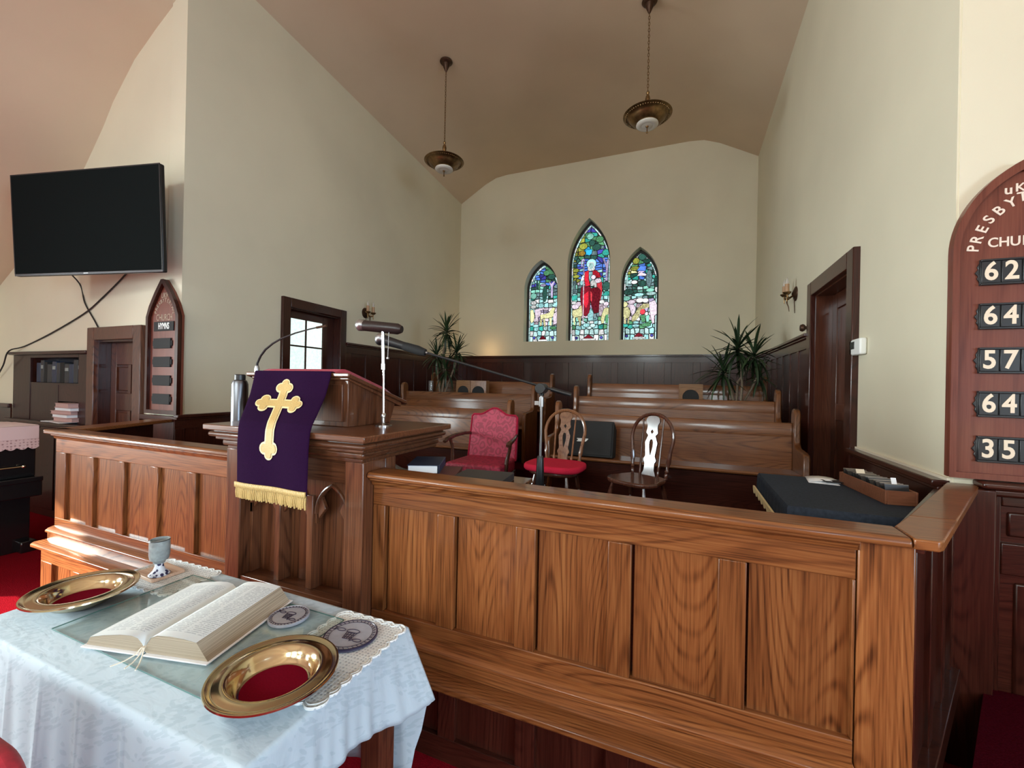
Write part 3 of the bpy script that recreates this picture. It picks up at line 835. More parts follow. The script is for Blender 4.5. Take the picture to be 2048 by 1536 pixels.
OR = [('olive', ell(1530, 580, 34, 34)), ('olive', ell(1520, 665, 48, 24)), ('dgreen', ell(1600, 540, 42, 34)), ('dgreen', ell(1650, 590, 38, 22)), ('teal', ell(1672, 640, 24, 16)),
      ('sky', [(1545, 690), (1580, 640), (1640, 650), (1635, 700)]), ('pink', [(1545, 750), (1580, 712), (1645, 740), (1640, 755)]),
      ('slate', ell(1675, 790, 30, 98, 12)), ('dgreen', ell(1755, 830, 26, 60)), ('pale', [(1425, 735), (1444, 735), (1446, 860), (1424, 860)]), ('dgreen', ell(1600, 840, 44, 34)),
      ('dgreen', ell(1455, 930, 50, 34)), ('white', ell(1515, 820, 34, 20)), ('mint', ell(1690, 920, 44, 20)), ('pale', ell(1700, 960, 54, 18)), ('ice', ell(1570, 965, 50, 18)), ('mint', ell(1430, 1000, 44, 26)), ('white', ell(1760, 915, 20, 34)),
      ('white', ell(1580, 1030, 40, 26)), ('white', ell(1640, 1035, 34, 24)), ('pink', ell(1490, 1045, 40, 24)),
      ('yellow', [(1395, 1045), (1430, 1040), (1450, 1075), (1420, 1100), (1398, 1095)]),
      ('yellow', [(1392, 1110), (1450, 1100), (1478, 1150), (1470, 1210), (1440, 1230), (1405, 1215), (1390, 1170)]), ('yellow', [(1410, 1215), (1430, 1228), (1432, 1290), (1414, 1290)]), ('yellow', [(1450, 1225), (1468, 1215), (1466, 1285), (1450, 1288)]),
      ('pink', [(1462, 1065), (1500, 1060), (1535, 1110), (1525, 1170), (1500, 1200), (1480, 1150)]), ('pink', [(1540, 1075), (1600, 1070), (1570, 1110), (1545, 1110)]),
      ('yellow', [(1560, 1120), (1620, 1070), (1680, 1075), (1690, 1110), (1640, 1125), (1590, 1150), (1575, 1210), (1535, 1260), (1495, 1265), (1500, 1215), (1535, 1170)]),
      ('bred', ell(1612, 1160, 28, 30, 12)), ('green', [(1585, 1205), (1640, 1195), (1642, 1270), (1610, 1280)]), ('mint', [(1648, 1210), (1685, 1200), (1680, 1275), (1655, 1275)]),
      ('pink', [(1680, 1060), (1740, 1040), (1768, 1100), (1765, 1190), (1735, 1215), (1740, 1290), (1718, 1300), (1700, 1215), (1690, 1150)]),
      ('teal', ell(1420, 1310, 38, 18)), ('green', ell(1650, 1310, 50, 18)), ('ice', ell(1540, 1315, 40, 14)),
      ('dred', [(1530, 1440), (1550, 1415), (1575, 1400), (1605, 1415), (1625, 1440)]), ('white', [(1510, 1446), (1645, 1446), (1645, 1464), (1510, 1464)]), ('deep', ell(1440, 1430, 13, 13, 8)), ('deep', ell(1715, 1430, 13, 13, 8))]
stained('window_3', WINS[2], seeds_r, col_r, OR, 1583, 1475, 2.0 / 985)

# ------------------------------------------------------------------ chancel rail and pulpit
def rail_run(rt, M, u0, u1, panels, ztop=1.08, cap_ext=(0.0, 0.0), base=True, mv=oak_v, mh=oak_h, base_ext=(0.0, 0.0), pl=(oak_v, oak_h, -0.07), groove=True, capw=(-0.055, 0.085)):
    # local x along the rail, local y away from the viewer, front face at y=0; panels: list of (a, b)
    L = M
    cap = MB(L)
    prof = [(capw[0], ztop - 0.034), (capw[0] - 0.0, ztop - 0.012), (capw[0] + 0.012, ztop), (capw[1], ztop), (capw[1], ztop - 0.034)]
    cap.prism(prof, u0 - cap_ext[0], u1 + cap_ext[1], 'x')
    obj('cap', cap, mh, rt, 0.007)
    obj('moulding', MB(L).prism([(-0.035, ztop - 0.034), (-0.035, ztop - 0.046), (-0.018, ztop - 0.056), (-0.012, ztop - 0.075), (0, ztop - 0.075), (0, ztop - 0.034)], u0, u1, 'x'), mh, rt, 0.002)
    obj('top_rail', MB(L).box(u0, u1, 0, 0.06, 0.90, ztop - 0.034), mh, rt, 0.004)
    obj('bottom_rail', MB(L).box(u0, u1, 0, 0.06, 0.25, 0.345), mh, rt, 0.004)
    edges = [u0] + [e for p in panels for e in p] + [u1]
    for i in range(0, len(edges), 2):
        a, b = edges[i], edges[i + 1]
        if b - a > 0.005: obj('stile', MB(L).box(a, b, 0, 0.06, 0.345, 0.90), mv, rt, 0.004)
    for a, b in panels:
        obj('panel', MB(L).box(a + (0.011 if groove else 0.0), b, 0.024, 0.05, 0.345, 0.90), mv, rt)
    obj('lining', MB(L).box(u0, u1, 0.06, 0.075, 0.25, ztop - 0.034), mah_h, rt)
    if base:
        b0, b1 = u0 - base_ext[0], u1 + base_ext[1]
        obj('base_moulding', MB(L).prism([(-0.05, 0.232), (-0.05, 0.245), (-0.03, 0.262), (0.02, 0.275), (0.06, 0.275), (0.06, 0.16), (-0.035, 0.16), (-0.035, 0.222)], b0, b1, 'x'), mh, rt, 0.003)
        obj('ledge', MB(L).prism([(-0.125, 0.128), (-0.125, 0.150), (-0.105, 0.163), (0.06, 0.163), (0.06, 0.11), (-0.095, 0.11), (-0.11, 0.120)], b0 - (0.03 if base_ext[0] else 0), b1, 'x'), mh, rt, 0.004)
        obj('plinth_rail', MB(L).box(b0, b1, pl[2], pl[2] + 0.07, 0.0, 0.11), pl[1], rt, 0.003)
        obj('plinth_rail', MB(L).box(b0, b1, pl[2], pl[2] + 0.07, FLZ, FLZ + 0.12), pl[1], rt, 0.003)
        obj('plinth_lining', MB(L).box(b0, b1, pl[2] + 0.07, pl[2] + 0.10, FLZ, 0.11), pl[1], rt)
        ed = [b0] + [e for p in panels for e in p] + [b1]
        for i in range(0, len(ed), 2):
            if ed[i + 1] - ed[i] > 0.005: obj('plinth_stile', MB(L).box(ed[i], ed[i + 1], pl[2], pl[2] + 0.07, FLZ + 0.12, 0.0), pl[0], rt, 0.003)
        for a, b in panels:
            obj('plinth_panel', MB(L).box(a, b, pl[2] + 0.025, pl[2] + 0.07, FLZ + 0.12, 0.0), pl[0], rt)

PR = [(-1.443 + 0.4185 * i, -1.443 + 0.4185 * i + 0.322) for i in range(5)]
r1 = root('chancel_rail', (-0.4, 1.80, FLZ), 'long oak panelled rail with five tall panels on the near side of the pulpit', 'rail')
rail_run(r1, T(0, 1.80, 0), -1.520, 0.562, PR, cap_ext=(0.0, 0.13), pl=(mah_v, mah_h, 0.04))  # dark, set-back plinth: the shade under the ledge put into its wood colour
obj('corner_post', MB().box(0.566, 0.722, 1.797, 1.90, 0.25, 1.046), oak_v, r1, 0.006)
obj('corner_post', MB().box(0.55, 0.74, 1.735, 1.90, FLZ, 0.16), oak_v, r1, 0.006)
AR = math.radians(61.5)
RR = T(0.722, 1.80, 0) @ RZ(AR)
rl = 1.22
obj('return_cap', MB().prism([(0.695, 1.886), (0.695, 1.745), (0.757, 1.745), (0.775, 1.762), (0.945, 2.069), (0.806, 2.071)], 1.046, 1.0805, 'z'), oak_h, r1, 0.005)
obj('return_cap', MB().prism([(0.8075, 2.0745), (0.947, 2.0725), (1.43, 2.945), (1.300, 2.945)], 1.046, 1.0800, 'z'), oak_h, r1, 0.005)
obj('return_panel', MB(RR).box(0.02, rl - 0.02, 0.02, 0.08, 0.05, 1.046), mah_v, r1)
for a in (0.0, 0.38, 0.76, 1.12):
    obj('return_stile', MB(RR).box(a + 0.02, a + 0.11, 0.0, 0.06, 0.05, 1.046), mah_v, r1, 0.004)
obj('return_moulding', MB(RR).box(0.0, rl - 0.02, -0.02, 0.02, 1.02, 1.046), mah_h, r1, 0.004)
obj('return_base', MB(RR).box(0.0, rl - 0.03, -0.03, 0.06, 0.05, 0.16), mah_h, r1, 0.004)

PL = [(-4.775 + 0.4235 * i, -4.775 + 0.4235 * i + 0.325) for i in range(5)]
r2 = root('chancel_rail', (-3.8, 1.85, FLZ), 'oak panelled rail with five panels at the far left of the pulpit, catching the sun', 'rail')
rail_run(r2, T(0, 1.85, 0), -4.93, -2.60, PL, ztop=1.09, cap_ext=(0.07, 0), base_ext=(0.02, 0))
AL = math.radians(180 - 61.5)
RL = T(-4.93, 1.85, 0) @ RZ(AL)
obj('return_cap', MB().prism([(-5.0, 1.795), (-4.79, 1.935), (-5.24, 2.91), (-5.45, 2.85)], 1.056, 1.09, 'z'), oak_h, r2, 0.006)
obj('return_panel', MB(RL).box(0.02, 1.0, -0.08, -0.02, FLZ, 1.056), mah_v, r2)

# pulpit
pu = root('pulpit', (-2.05, 1.85, FLZ), 'tall oak pulpit with carved pointed arches, deep moulded ledge and sloping desk', 'pulpit')
LX0, LX1 = -2.645, -1.435
def pbox(name, x0, x1, y0, y1, z0, z1, m=pul_h, bev=0.004, **k): return obj(name, MB().box(x0, x1, y0, y1, z0, z1), m, pu, bev, **k)
pbox('post', -2.578, -2.452, 1.725, 1.86, 0.05, 1.13, pul_v, 0.006)
pbox('post', -1.648, -1.525, 1.725, 1.90, 0.05, 1.13, pul_v, 0.006)
pbox('plinth', -2.598, -1.522, 1.70, 1.95, FLZ, 0.16, pul_h, 0.006)
pbox('niche_floor', -2.452, -1.648, 1.735, 1.86, 0.32, 0.372, pul_h, 0.004)
pbox('apron', -2.452, -1.648, 1.76, 1.86, 0.16, 0.32, pul_h, 0.004)
for a, b in ((-2.452, -2.205), (-2.178, -1.935), (-1.912, -1.648)):
    pbox('back_panel', a - 0.01, b + 0.01, 1.85, 1.87, 0.37, 1.0, pul_v, 0.0)
for x in (-2.198, -1.945):
    obj('mullion', MB().prism([(x - 0.020, 1.775), (x + 0.020, 1.775), (x + 0.028, 1.80), (x + 0.028, 1.85), (x - 0.028, 1.85), (x - 0.028, 1.80)], 0.372, 0.90, 'z'), pul_v, pu, 0.002)
obj('side_mullion', MB().box(-2.452, -2.43, 1.79, 1.85, 0.372, 0.9), pul_v, pu, 0.003)
obj('side_mullion', MB().box(-1.67, -1.648, 1.79, 1.85, 0.372, 0.9), pul_v, pu, 0.003)
# arch heads: a plate pierced by pointed arches, with raised ribs and small cusps
holes, ribs, cusps = [], [], []
for cx, w_ in ((-2.322, 0.215), (-2.071, 0.215), (-1.792, 0.225)):
    zs, zp = 0.80, 0.965
    holes.append([(p[0], p[1]) for p in arch(cx, w_, 0.752, zs, zp, 8)])
    a_ = arch(cx, w_ + 0.004, 0.76, zs, zp + 0.004, 10)[1:]
    ribs.append(a_)
    for s in (-1, 1):
        bx = cx + s * w_ / 2
        cusps.append(((bx, zs + 0.055), (bx - s * 0.062, zs + 0.030), (bx - s * 0.030, zs + 0.095), (bx - s * 0.012, zs - 0.03)))
hd_ = [(-2.452, 1.0), (-2.452, 0.74)]
for h_ in holes:
    hd_ += [(h_[0][0], 0.74)] + list(reversed(h_[2:])) + [(h_[1][0], 0.74)]
hd_ += [(-1.648, 0.74), (-1.648, 1.0)]
obj('arch_head', xform(cut_mesh([hd_], 0.03), T(0, 1.805, 0) @ FRONT), pul_v, pu, 0.003)
for a_ in ribs:
    obj('arch_rib', MB().tube([(x, 1.788, z) for x, z in a_], 0.0105, 8), pul_v, pu)
for a, b, c, d in cusps:
    q = MB().prism([a, c, b, d], 1.79, 1.815, 'y')
    obj('cusp', q, pul_v, pu, 0.004)
pbox('frieze', -2.46, -1.64, 1.75, 1.87, 1.0, 1.135, pul_h, 0.003)
# stack of ledge mouldings, returned along the right hand side
def stackm(name, e, z0, z1, bev=0.006, yb=2.42):
    return obj(name, MB().box(LX0 + 0.09 - e, LX1 - 0.09 + e, 1.715 - e, yb, z0, z1), pul_h, pu, bev)
stackm('bed_mould', 0.0, 1.128, 1.148, 0.004)
stackm('cove', 0.022, 1.148, 1.188, 0.014)
stackm('fillet', 0.045, 1.188, 1.206, 0.004)
stackm('torus', 0.075, 1.206, 1.236, 0.013)
stackm('shadow_gap', 0.05, 1.236, 1.246, 0.0)
stackm('ledge_top', 0.092, 1.246, 1.280, 0.006, 2.45)
pbox('side_panel', -1.56, -1.525, 1.90, 1.99, PLZ, 1.128, pul_v, 0.004)
pbox('side_panel', -2.56, -2.52, 1.86, 2.00, PLZ, 1.128, pul_v, 0.004)
# reading desk on the ledge
DX0, DX1 = -2.615, -1.80
obj('desk_body', MB().prism([(1.915, 1.28), (2.30, 1.28), (2.36, 1.43), (1.915, 1.565)], DX0 + 0.015, DX1 - 0.015, 'x'), pul_v, pu, 0.004)
sl_ = lambda y: 1.608 - (y - 1.885) * 0.315
obj('desk_moulding', MB().prism([(1.90, 1.556), (1.90, 1.572), (2.40, 1.572 - 0.5 * .315), (2.40, 1.54 - 0.5 * .315)], DX0 + 0.002, DX1 - 0.002, 'x'), pul_h, pu, 0.005)
obj('desk_top', MB().prism([(1.880, 1.573), (1.880, 1.598), (2.44, 1.598 - 0.56 * .315), (2.44, 1.573 - 0.56 * .315)], DX0 - 0.025, DX1 + 0.018, 'x'), pul_h, pu, 0.006)
obj('desk_front', MB().box(DX0 + 0.05, DX1 - 0.05, 1.905, 1.916, 1.31, 1.53), pul_v, pu, 0.003)
# crimson velvet cushion on the desk
cu_ = MB()
nu, nv = 16, 12
pts = []
for j in range(nv):
    for i in range(nu):
        u, v = i / (nu - 1), j / (nv - 1)
        x = DX0 + 0.05 + (DX1 - DX0 - 0.07) * u
        y = 1.90 + 0.46 * v
        e = min(u, 1 - u, v * .6, (1 - v) * .6)
        h = 0.044 * (1 - (1 - min(1, e / 0.08)) ** 2)
        pts.append((x, y, 1.599 - (y - 1.88) * 0.315 + h + 0.001))
cu_.grid(pts, nu, nv)
tag(obj('desk_cushion', cu_, velvet, solid=0.0), 'crimson velvet pad covering the sloping pulpit desk', 'cushion')

# purple pulpit fall with a gold cross and fringe
FX = -0.245   # sideways drift of the hanging cloth: it leans a little as it falls forward
path = [(2.00, 1.564), (1.92, 1.590), (1.888, 1.602), (1.872, 1.603), (1.866, 1.590), (1.855, 1.56), (1.79, 1.46), (1.70, 1.375), (1.63, 1.315), (1.606, 1.275), (1.598, 1.20), (1.598, 1.10), (1.598, 1.00), (1.598, 0.955)]
fall = root('pulpit_fall', (-2.2, 1.7, 1.3), 'deep purple pulpit fall hanging over the front of the pulpit', 'cloth')
def fall_x(y, side):
    t = max(0.0, min(1.0, (1.87 - y) / 0.27))
    l = -2.535 + t * (-2.300 + 2.535)
    r = -1.905 + t * (-1.765 + 1.905)
    return l if side == 0 else r
def fall_pt(u, y, z, off=0.0):
    l, r = fall_x(y, 0), fall_x(y, 1)
    x = l + (r - l) * u
    return (x, y - off + 0.006 * math.sin(u * 9 + z * 3), z)
dense = []
for i in range(len(path) - 1):
    for k in range(5):
        t = k / 5
        dense.append((path[i][0] + (path[i + 1][0] - path[i][0]) * t, path[i][1] + (path[i + 1][1] - path[i][1]) * t))
dense.append(path[-1])
NU = 22
pts = [fall_pt(i / (NU - 1), y, z) for y, z in dense for i in range(NU)]
obj('drape', MB().grid(pts, NU, len(dense)), purple, fall, solid=0.006, sub=1)
# cross: flat outline mapped on to the drape (u across, s down from the desk edge)
fr = [(y, z) for y, z in dense if y <= 1.868]
acc = [0.0]
for i in range(1, len(fr)): acc.append(acc[-1] + math.hypot(fr[i][0] - fr[i - 1][0], fr[i][1] - fr[i - 1][1]))
def on_fall(u, s, off):
    s = max(0, min(acc[-1] - 1e-5, s))
    i = max(k for k in range(len(acc)) if acc[k] <= s)
    i = min(i, len(fr) - 2)
    t = (s - acc[i]) / (acc[i + 1] - acc[i])
    y = fr[i][0] + (fr[i + 1][0] - fr[i][0]) * t
    z = fr[i][1] + (fr[i + 1][1] - fr[i][1]) * t
    dy, dz = fr[i + 1][0] - fr[i][0], fr[i + 1][1] - fr[i][1]
    l = math.hypot(dy, dz)
    p = Vector(fall_pt(u, y, z))
    return p + Vector((0, dz / l, -dy / l)) * off
def cross_outline(g):
    # arm half width b, ends with three lobes; units: width along u in metres, s in metres
    b = 0.026 + g
    def lobe_end(cx, cy, dx, dy):
        # trefoil end pointing along (dx,dy)
        px, py = -dy, dx
        out = []
        R_ = 0.026 + g
        for (ax, ay) in ((-0.038, 0.0), (0.0, 0.032), (0.038, 0.0)):
            ox, oy = cx + px * ax + dx * ay, cy + py * ax + dy * ay
            base = math.atan2(dy * (ay > 0) + py * (ax > 0) - py * (ax < 0), dx * (ay > 0) + px * (ax > 0) - px * (ax < 0))
            for k in range(-3, 4):
                a = base + k * 0.42
                out.append((ox + R_ * math.cos(a), oy + R_ * math.sin(a), base, k))
        return [(p[0], p[1]) for p in out]
    return b, lobe_end
def cross_mesh(g, off):
    b, lobe = cross_outline(g)
    vs_, fs = [], []
    def poly_strip(P0, P1, n):
        # quad strip between two polylines
        k = len(vs_)
        for i in range(n + 1):
            t = i / n
            for P in (P0, P1):
                vs_.append((P[0][0] + (P[1][0] - P[0][0]) * t, P[0][1] + (P[1][1] - P[0][1]) * t))
        for i in range(n): fs.append((k + 2 * i, k + 2 * i + 1, k + 2 * i + 3, k + 2 * i + 2))
    cy = 0.165
    poly_strip(((-b, 0.045), (-b, 0.465)), ((b, 0.045), (b, 0.465)), 30)
    poly_strip(((-0.115, cy - b), (0.115, cy - b)), ((-0.115, cy + b), (0.115, cy + b)), 12)
    def disc(x, y, r):
        k = len(vs_)
        vs_.append((x, y))
        for i in range(14): vs_.append((x + r * math.cos(2 * PI * i / 14), y + r * math.sin(2 * PI * i / 14)))
        for i in range(14): fs.append((k, k + 1 + i, k + 1 + (i + 1) % 14))
    for (x, y, dx, dy) in ((0, 0.035, 0, -1), (0, 0.470, 0, 1), (-0.120, cy, -1, 0), (0.120, cy, 1, 0)):
        R_ = 0.027 + g
        disc(x, y, 0.037 + g)
        disc(x + dx * 0.034, y + dy * 0.034, R_ * 0.9)
        disc(x - dy * 0.034, y + dx * 0.034, R_)
        disc(x + dy * 0.034, y - dx * 0.034, R_)
    W_ = 0.58
    return MB().add([on_fall(0.46 + x / W_, 0.03 + 0.045 + y * 0.93, off) for x, y in vs_], fs)
obj('cross_edging', cross_mesh(0.0105, 0.0065), gold_e, fall)
obj('cross', cross_mesh(-0.001, 0.0095), gold_t, fall)
fz = 0.955
fb = MB()
for i in range(60):
    u0, u1 = i / 60, (i + 1) / 60
    a, b = fall_pt(u0, 1.598, fz), fall_pt(u1, 1.598, fz)
    fb.add([(a[0], a[1] - 0.012, fz - 0.002), (b[0], b[1] - 0.012, fz - 0.002), (b[0], b[1] - 0.012, fz + 0.026), (a[0], a[1] - 0.012, fz + 0.026)], [(0, 1, 2, 3)])
obj('braid', fb, gold_t, fall, solid=0.008)
fb = MB()
for i in range(44):
    p = fall_pt((i + 0.5) / 44, 1.598, fz)
    j = math.sin(i * 7.3) * 0.003
    fb.tube([(p[0], p[1] - 0.004, fz + 0.004), (p[0] + j, p[1] - 0.007, fz - 0.03), (p[0] + j * 2, p[1] - 0.004, fz - 0.062 - 0.004 * math.sin(i * 3.1))], [0.0045, 0.0055, 0.0048], 6)
obj('fringe', fb, gold_t, fall, kind='stuff')

# things on the pulpit
g = root('gooseneck_microphone', (-2.645, 1.95, 1.61), 'thin black gooseneck microphone rising from the left edge of the pulpit desk', 'microphone')
gp = [(-2.632, 1.95, 1.575), (-2.63, 1.95, 1.655), (-2.60, 1.95, 1.705), (-2.555, 1.95, 1.748), (-2.49, 1.95, 1.785), (-2.415, 1.95, 1.815), (-2.29, 1.95, 1.848), (-2.165, 1.95, 1.870), (-2.105, 1.95, 1.878)]
obj('neck', MB().tube(gp, [0.009, 0.007, .007, .007, .0065, .006, .005, .0045, .0045], 8), black, g)
obj('head', MB().tube([(-2.11, 1.95, 1.877), (-2.03, 1.95, 1.886)], 0.0075, 8), bronze_d, g)
obj('base', MB().lathe([(0.016, -0.02), (0.016, 0.03), (0.011, 0.05), (0.0, 0.05)], (-2.632, 1.95, 1.59), 12), nickel, g)
b_ = root('flask', (-2.70, 1.90, 1.09), 'tall silver canister standing on the rail cap beside the left end of the pulpit', 'flask')
obj('body', MB().lathe([(0.0, 0), (0.046, 0.0), (0.048, 0.01), (0.048, 0.425), (0.040, 0.448), (0.030, 0.455), (0.0, 0.455)], (-2.702, 1.885, 1.0905), 20), canister, b_)
obj('cap', MB().lathe([(0.0, 0.452), (0.032, 0.452), (0.032, 0.485), (0.026, 0.49), (0, 0.49)], (-2.702, 1.885, 1.0905), 16), black, b_)
lp = root('reading_lamp', (-1.70, 2.09, 1.28), 'slim chrome reading lamp with a dark tubular shade on the pulpit ledge', 'lamp')
obj('base', MB().lathe([(0.0, 0), (0.052, 0), (0.052, 0.006), (0.03, 0.010), (0.012, 0.02), (0.012, 0.05), (0.016, 0.055), (0.016, 0.07), (0.010, 0.08), (0.0, 0.08)], (-1.70, 2.09, 1.281), 20), chrome, lp)
obj('pole', MB().tube([(-1.70, 2.09, 1.35), (-1.708, 2.09, 1.70)], 0.0075, 10).tube([(-1.708, 2.09, 1.64), (-1.718, 2.09, 1.885)], 0.0095, 10).tube([(-1.707, 2.09, 1.625), (-1.7085, 2.09, 1.66)], 0.013, 10), chrome, lp)
sh0, sh1 = Vector((-1.875, 2.08, 1.902)), Vector((-1.60, 2.12, 1.872))
obj('shade', MB().tube([sh0, sh0.lerp(sh1, 0.1), sh0.lerp(sh1, .9), sh1], [0.030, 0.034, 0.034, 0.022], 14), shade_m, lp)
obj('end_cap', MB().lathe([(0.0, 0.036), (0.022, 0.034), (0.036, 0.018), (0.040, 0.0), (0.036, -0.018), (0.022, -0.034), (0, -0.036)], tuple(sh0), 16), nickel, lp)
obj('pull_chain', MB().tube([(-1.672, 2.09, 1.86), (-1.676, 2.09, 1.70)], 0.0022, 6).lathe([(0.0, -0.009), (0.007, -0.005), (0.008, 0), (0.007, 0.005), (0, 0.009)], (-1.676, 2.09, 1.695), 8), nickel, lp)

# ------------------------------------------------------------------ boom microphone stand
bs = root('boom_microphone_stand', (-0.97, 2.9, PLZ), 'black boom microphone stand reaching over to the pulpit', 'microphone stand')
PX, PY = -0.985, 3.0
obj('base', MB().lathe([(0, 0), (0.15, 0), (0.15, 0.012), (0.12, 0.024), (0.03, 0.03), (0.02, 0.06), (0, 0.06)], (PX, PY, PLZ), 28), black, bs)
obj('lower_tube', MB().tube([(PX, PY, PLZ + 0.05), (PX, PY, 0.80)], 0.016, 12), black, bs)
obj('height_clutch', MB().lathe([(0.0, 0), (0.030, 0.0), (0.033, 0.01), (0.026, 0.22), (0.020, 0.235), (0, 0.235)], (PX, PY, 0.785), 14), black, bs)
obj('upper_tube', MB().tube([(PX, PY, 0.95), (PX, PY, 1.48)], 0.0105, 10), nickel, bs)
obj('collar', MB().lathe([(0, 0), (0.02, 0), (0.02, 0.07), (0, 0.07)], (PX, PY, 1.39), 12).box(PX - 0.05, PX - 0.012, PY - 0.012, PY + 0.012, 1.40, 1.43), nickel, bs)
A_, B_ = Vector((-0.80, 3.05, 1.488)), Vector((-2.03, 2.86, 1.82))
obj('boom', MB().tube([A_, B_], 0.0095, 10), black, bs)
obj('boom_weight', MB().tube([A_ + (A_ - B_).normalized() * 0.03, A_.lerp(B_, 0.10)], 0.017, 12), black, bs)
obj('pivot', MB().tube([(PX + 0.0, PY - 0.045, 1.525), (PX, PY + 0.045, 1.525)], 0.040, 18).tube([(PX, PY, 1.47), (PX, PY, 1.53)], 0.020, 10), black, bs, 0.004)
C_ = Vector((-2.33, 2.81, 1.905))
dv = (C_ - B_).normalized()
obj('clip', MB().tube([B_ - dv * 0.10, B_ - dv * 0.03, B_ + dv * 0.10], [0.028, 0.038, 0.034], 12), black_m, bs, label='black microphone clip')
obj('clip_screw', MB().tube([B_ - dv * 0.12, B_ - dv * 0.05], 0.014, 10), nickel, bs)
obj('microphone_body', MB().tube([B_ + dv * 0.02, B_ + dv * 0.10, B_ + dv * 0.26, B_ + dv * 0.285], [0.026, 0.034, 0.041, 0.043], 14), black, bs)
hd = [0.0, 0.02, 0.036, 0.042, 0.040, 0.032, 0.018, 0.0]
obj('microphone_grille', MB().tube([B_ + dv * (0.282 + 0.012 * i) for i in range(8)], [max(h, 0.001) for h in [0.040, 0.048, 0.054, 0.056, 0.053, 0.045, 0.029, 0.005]], 16), nickel, bs)

# ------------------------------------------------------------------ red damask armchair
def damask():
    m, nt, b = mat_new('red_damask')
    v = coords(nt, (1, 1, 1), rand=False)
    n0 = N(nt, 'ShaderNodeTexNoise'); n0.inputs['Scale'].default_value = 9
    nt.links.new(v, n0.inputs['Vector'])
    vo = N(nt, 'ShaderNodeTexVoronoi'); vo.inputs['Scale'].default_value = 12.0; vo.inputs['Randomness'].default_value = 0.75
    mv_ = N(nt, 'ShaderNodeMixRGB'); mv_.inputs[0].default_value = 0.10
    nt.links.new(v, mv_.inputs[1]); nt.links.new(n0.outputs['Color'], mv_.inputs[2])
    nt.links.new(mv_.outputs[0], vo.inputs['Vector'])
    mu = N(nt, 'ShaderNodeMath', operation='MULTIPLY'); mu.inputs[1].default_value = 5.5
    nt.links.new(vo.outputs['Distance'], mu.inputs[0])
    pp_ = N(nt, 'ShaderNodeMath', operation='PINGPONG'); pp_.inputs[1].default_value = 1.0
    nt.links.new(mu.outputs[0], pp_.inputs[0])
    r = ramp(nt, [(0.35, (0.235, 0.012, 0.034)), (0.65, (0.37, 0.024, 0.060))])
    nt.links.new(pp_.outputs[0], r.inputs[0])
    nt.links.new(r.outputs[0], b.inputs['Base Color'])
    b.inputs['Roughness'].default_value = 0.55
    return m
dam = damask()
def camel(w0, w1, h, hc, n=14):
    # upholstered back outline: square shoulders and a raised centre
    pts = [(-w0, 0), (w0, 0), (w1, h - 0.02), (w1 - 0.02, h)]
    for k in range(n + 1):
        t = -1 + 2 * k / n
        x = -t * (w1 - 0.06)
        pts.append((x, h + (hc - h) * (0.5 + 0.5 * math.cos(PI * min(1, abs(t) / 0.85)))))
    pts += [(-w1 + 0.02, h), (-w1, h - 0.02)]
    return pts
ac = root('armchair', (-1.93, 3.98, PLZ), 'crimson damask armchair with carved dark arms beside the pulpit', 'armchair', rz=0.05)
LM = lambda: MB()
tilt = T(0, 0.24, 0.46) @ RX(math.radians(-9))
me = MB(tilt).prism(camel(0.275, 0.265, 0.49, 0.565), -0.035, 0.05, 'y')
obj('back_cushion', me, dam, ac, 0.022, local=True, seg=3)
me = MB(tilt).tube([(x * 1.015, -0.03, z + 0.003) for x, z in camel(0.275, 0.265, 0.49, 0.565)[1:]] + [(-0.279, -0.03, 0)], 0.009, 6)
obj('piping', me, velvet, ac, local=True)
obj('seat_cushion', MB().prism([(-0.30, -0.30), (0.30, -0.30), (0.27, 0.24), (-0.27, 0.24)], 0.36, 0.50, 'z'), dam, ac, 0.03, local=True, seg=3)
obj('seat_rail', MB().prism([(-0.30, -0.305), (0.30, -0.305), (0.275, 0.26), (-0.275, 0.26)], 0.28, 0.37, 'z'), chair_w, ac, 0.01, local=True)
for s in (-1, 1):
    obj('arm', MB().tube([(s * 0.272, 0.27, 0.735), (s * 0.30, 0.15, 0.745), (s * 0.335, 0.0, 0.735), (s * 0.345, -0.13, 0.715), (s * 0.345, -0.20, 0.705), (s * 0.345, -0.225, 0.69)], [0.017, 0.018, 0.021, 0.024, 0.026, 0.018], 10), chair_w, ac, local=True)
    obj('arm_post', MB().tube([(s * 0.335, -0.12, 0.71), (s * 0.32, -0.095, 0.63), (s * 0.30, -0.12, 0.52), (s * 0.297, -0.15, 0.34)], [0.019, 0.017, 0.020, 0.024], 10), chair_w, ac, local=True)
    obj('leg', MB().tube([(s * 0.265, -0.27, 0.30), (s * 0.285, -0.29, 0.20), (s * 0.27, -0.275, 0.08), (s * 0.285, -0.30, 0.0)], [0.032, 0.027, 0.017, 0.026], 10), chair_w, ac, local=True)
    obj('leg', MB().tube([(s * 0.25, 0.24, 0.32), (s * 0.25, 0.27, 0.15), (s * 0.255, 0.34, 0.0)], [0.026, 0.022, 0.018], 10), chair_w, ac, local=True)

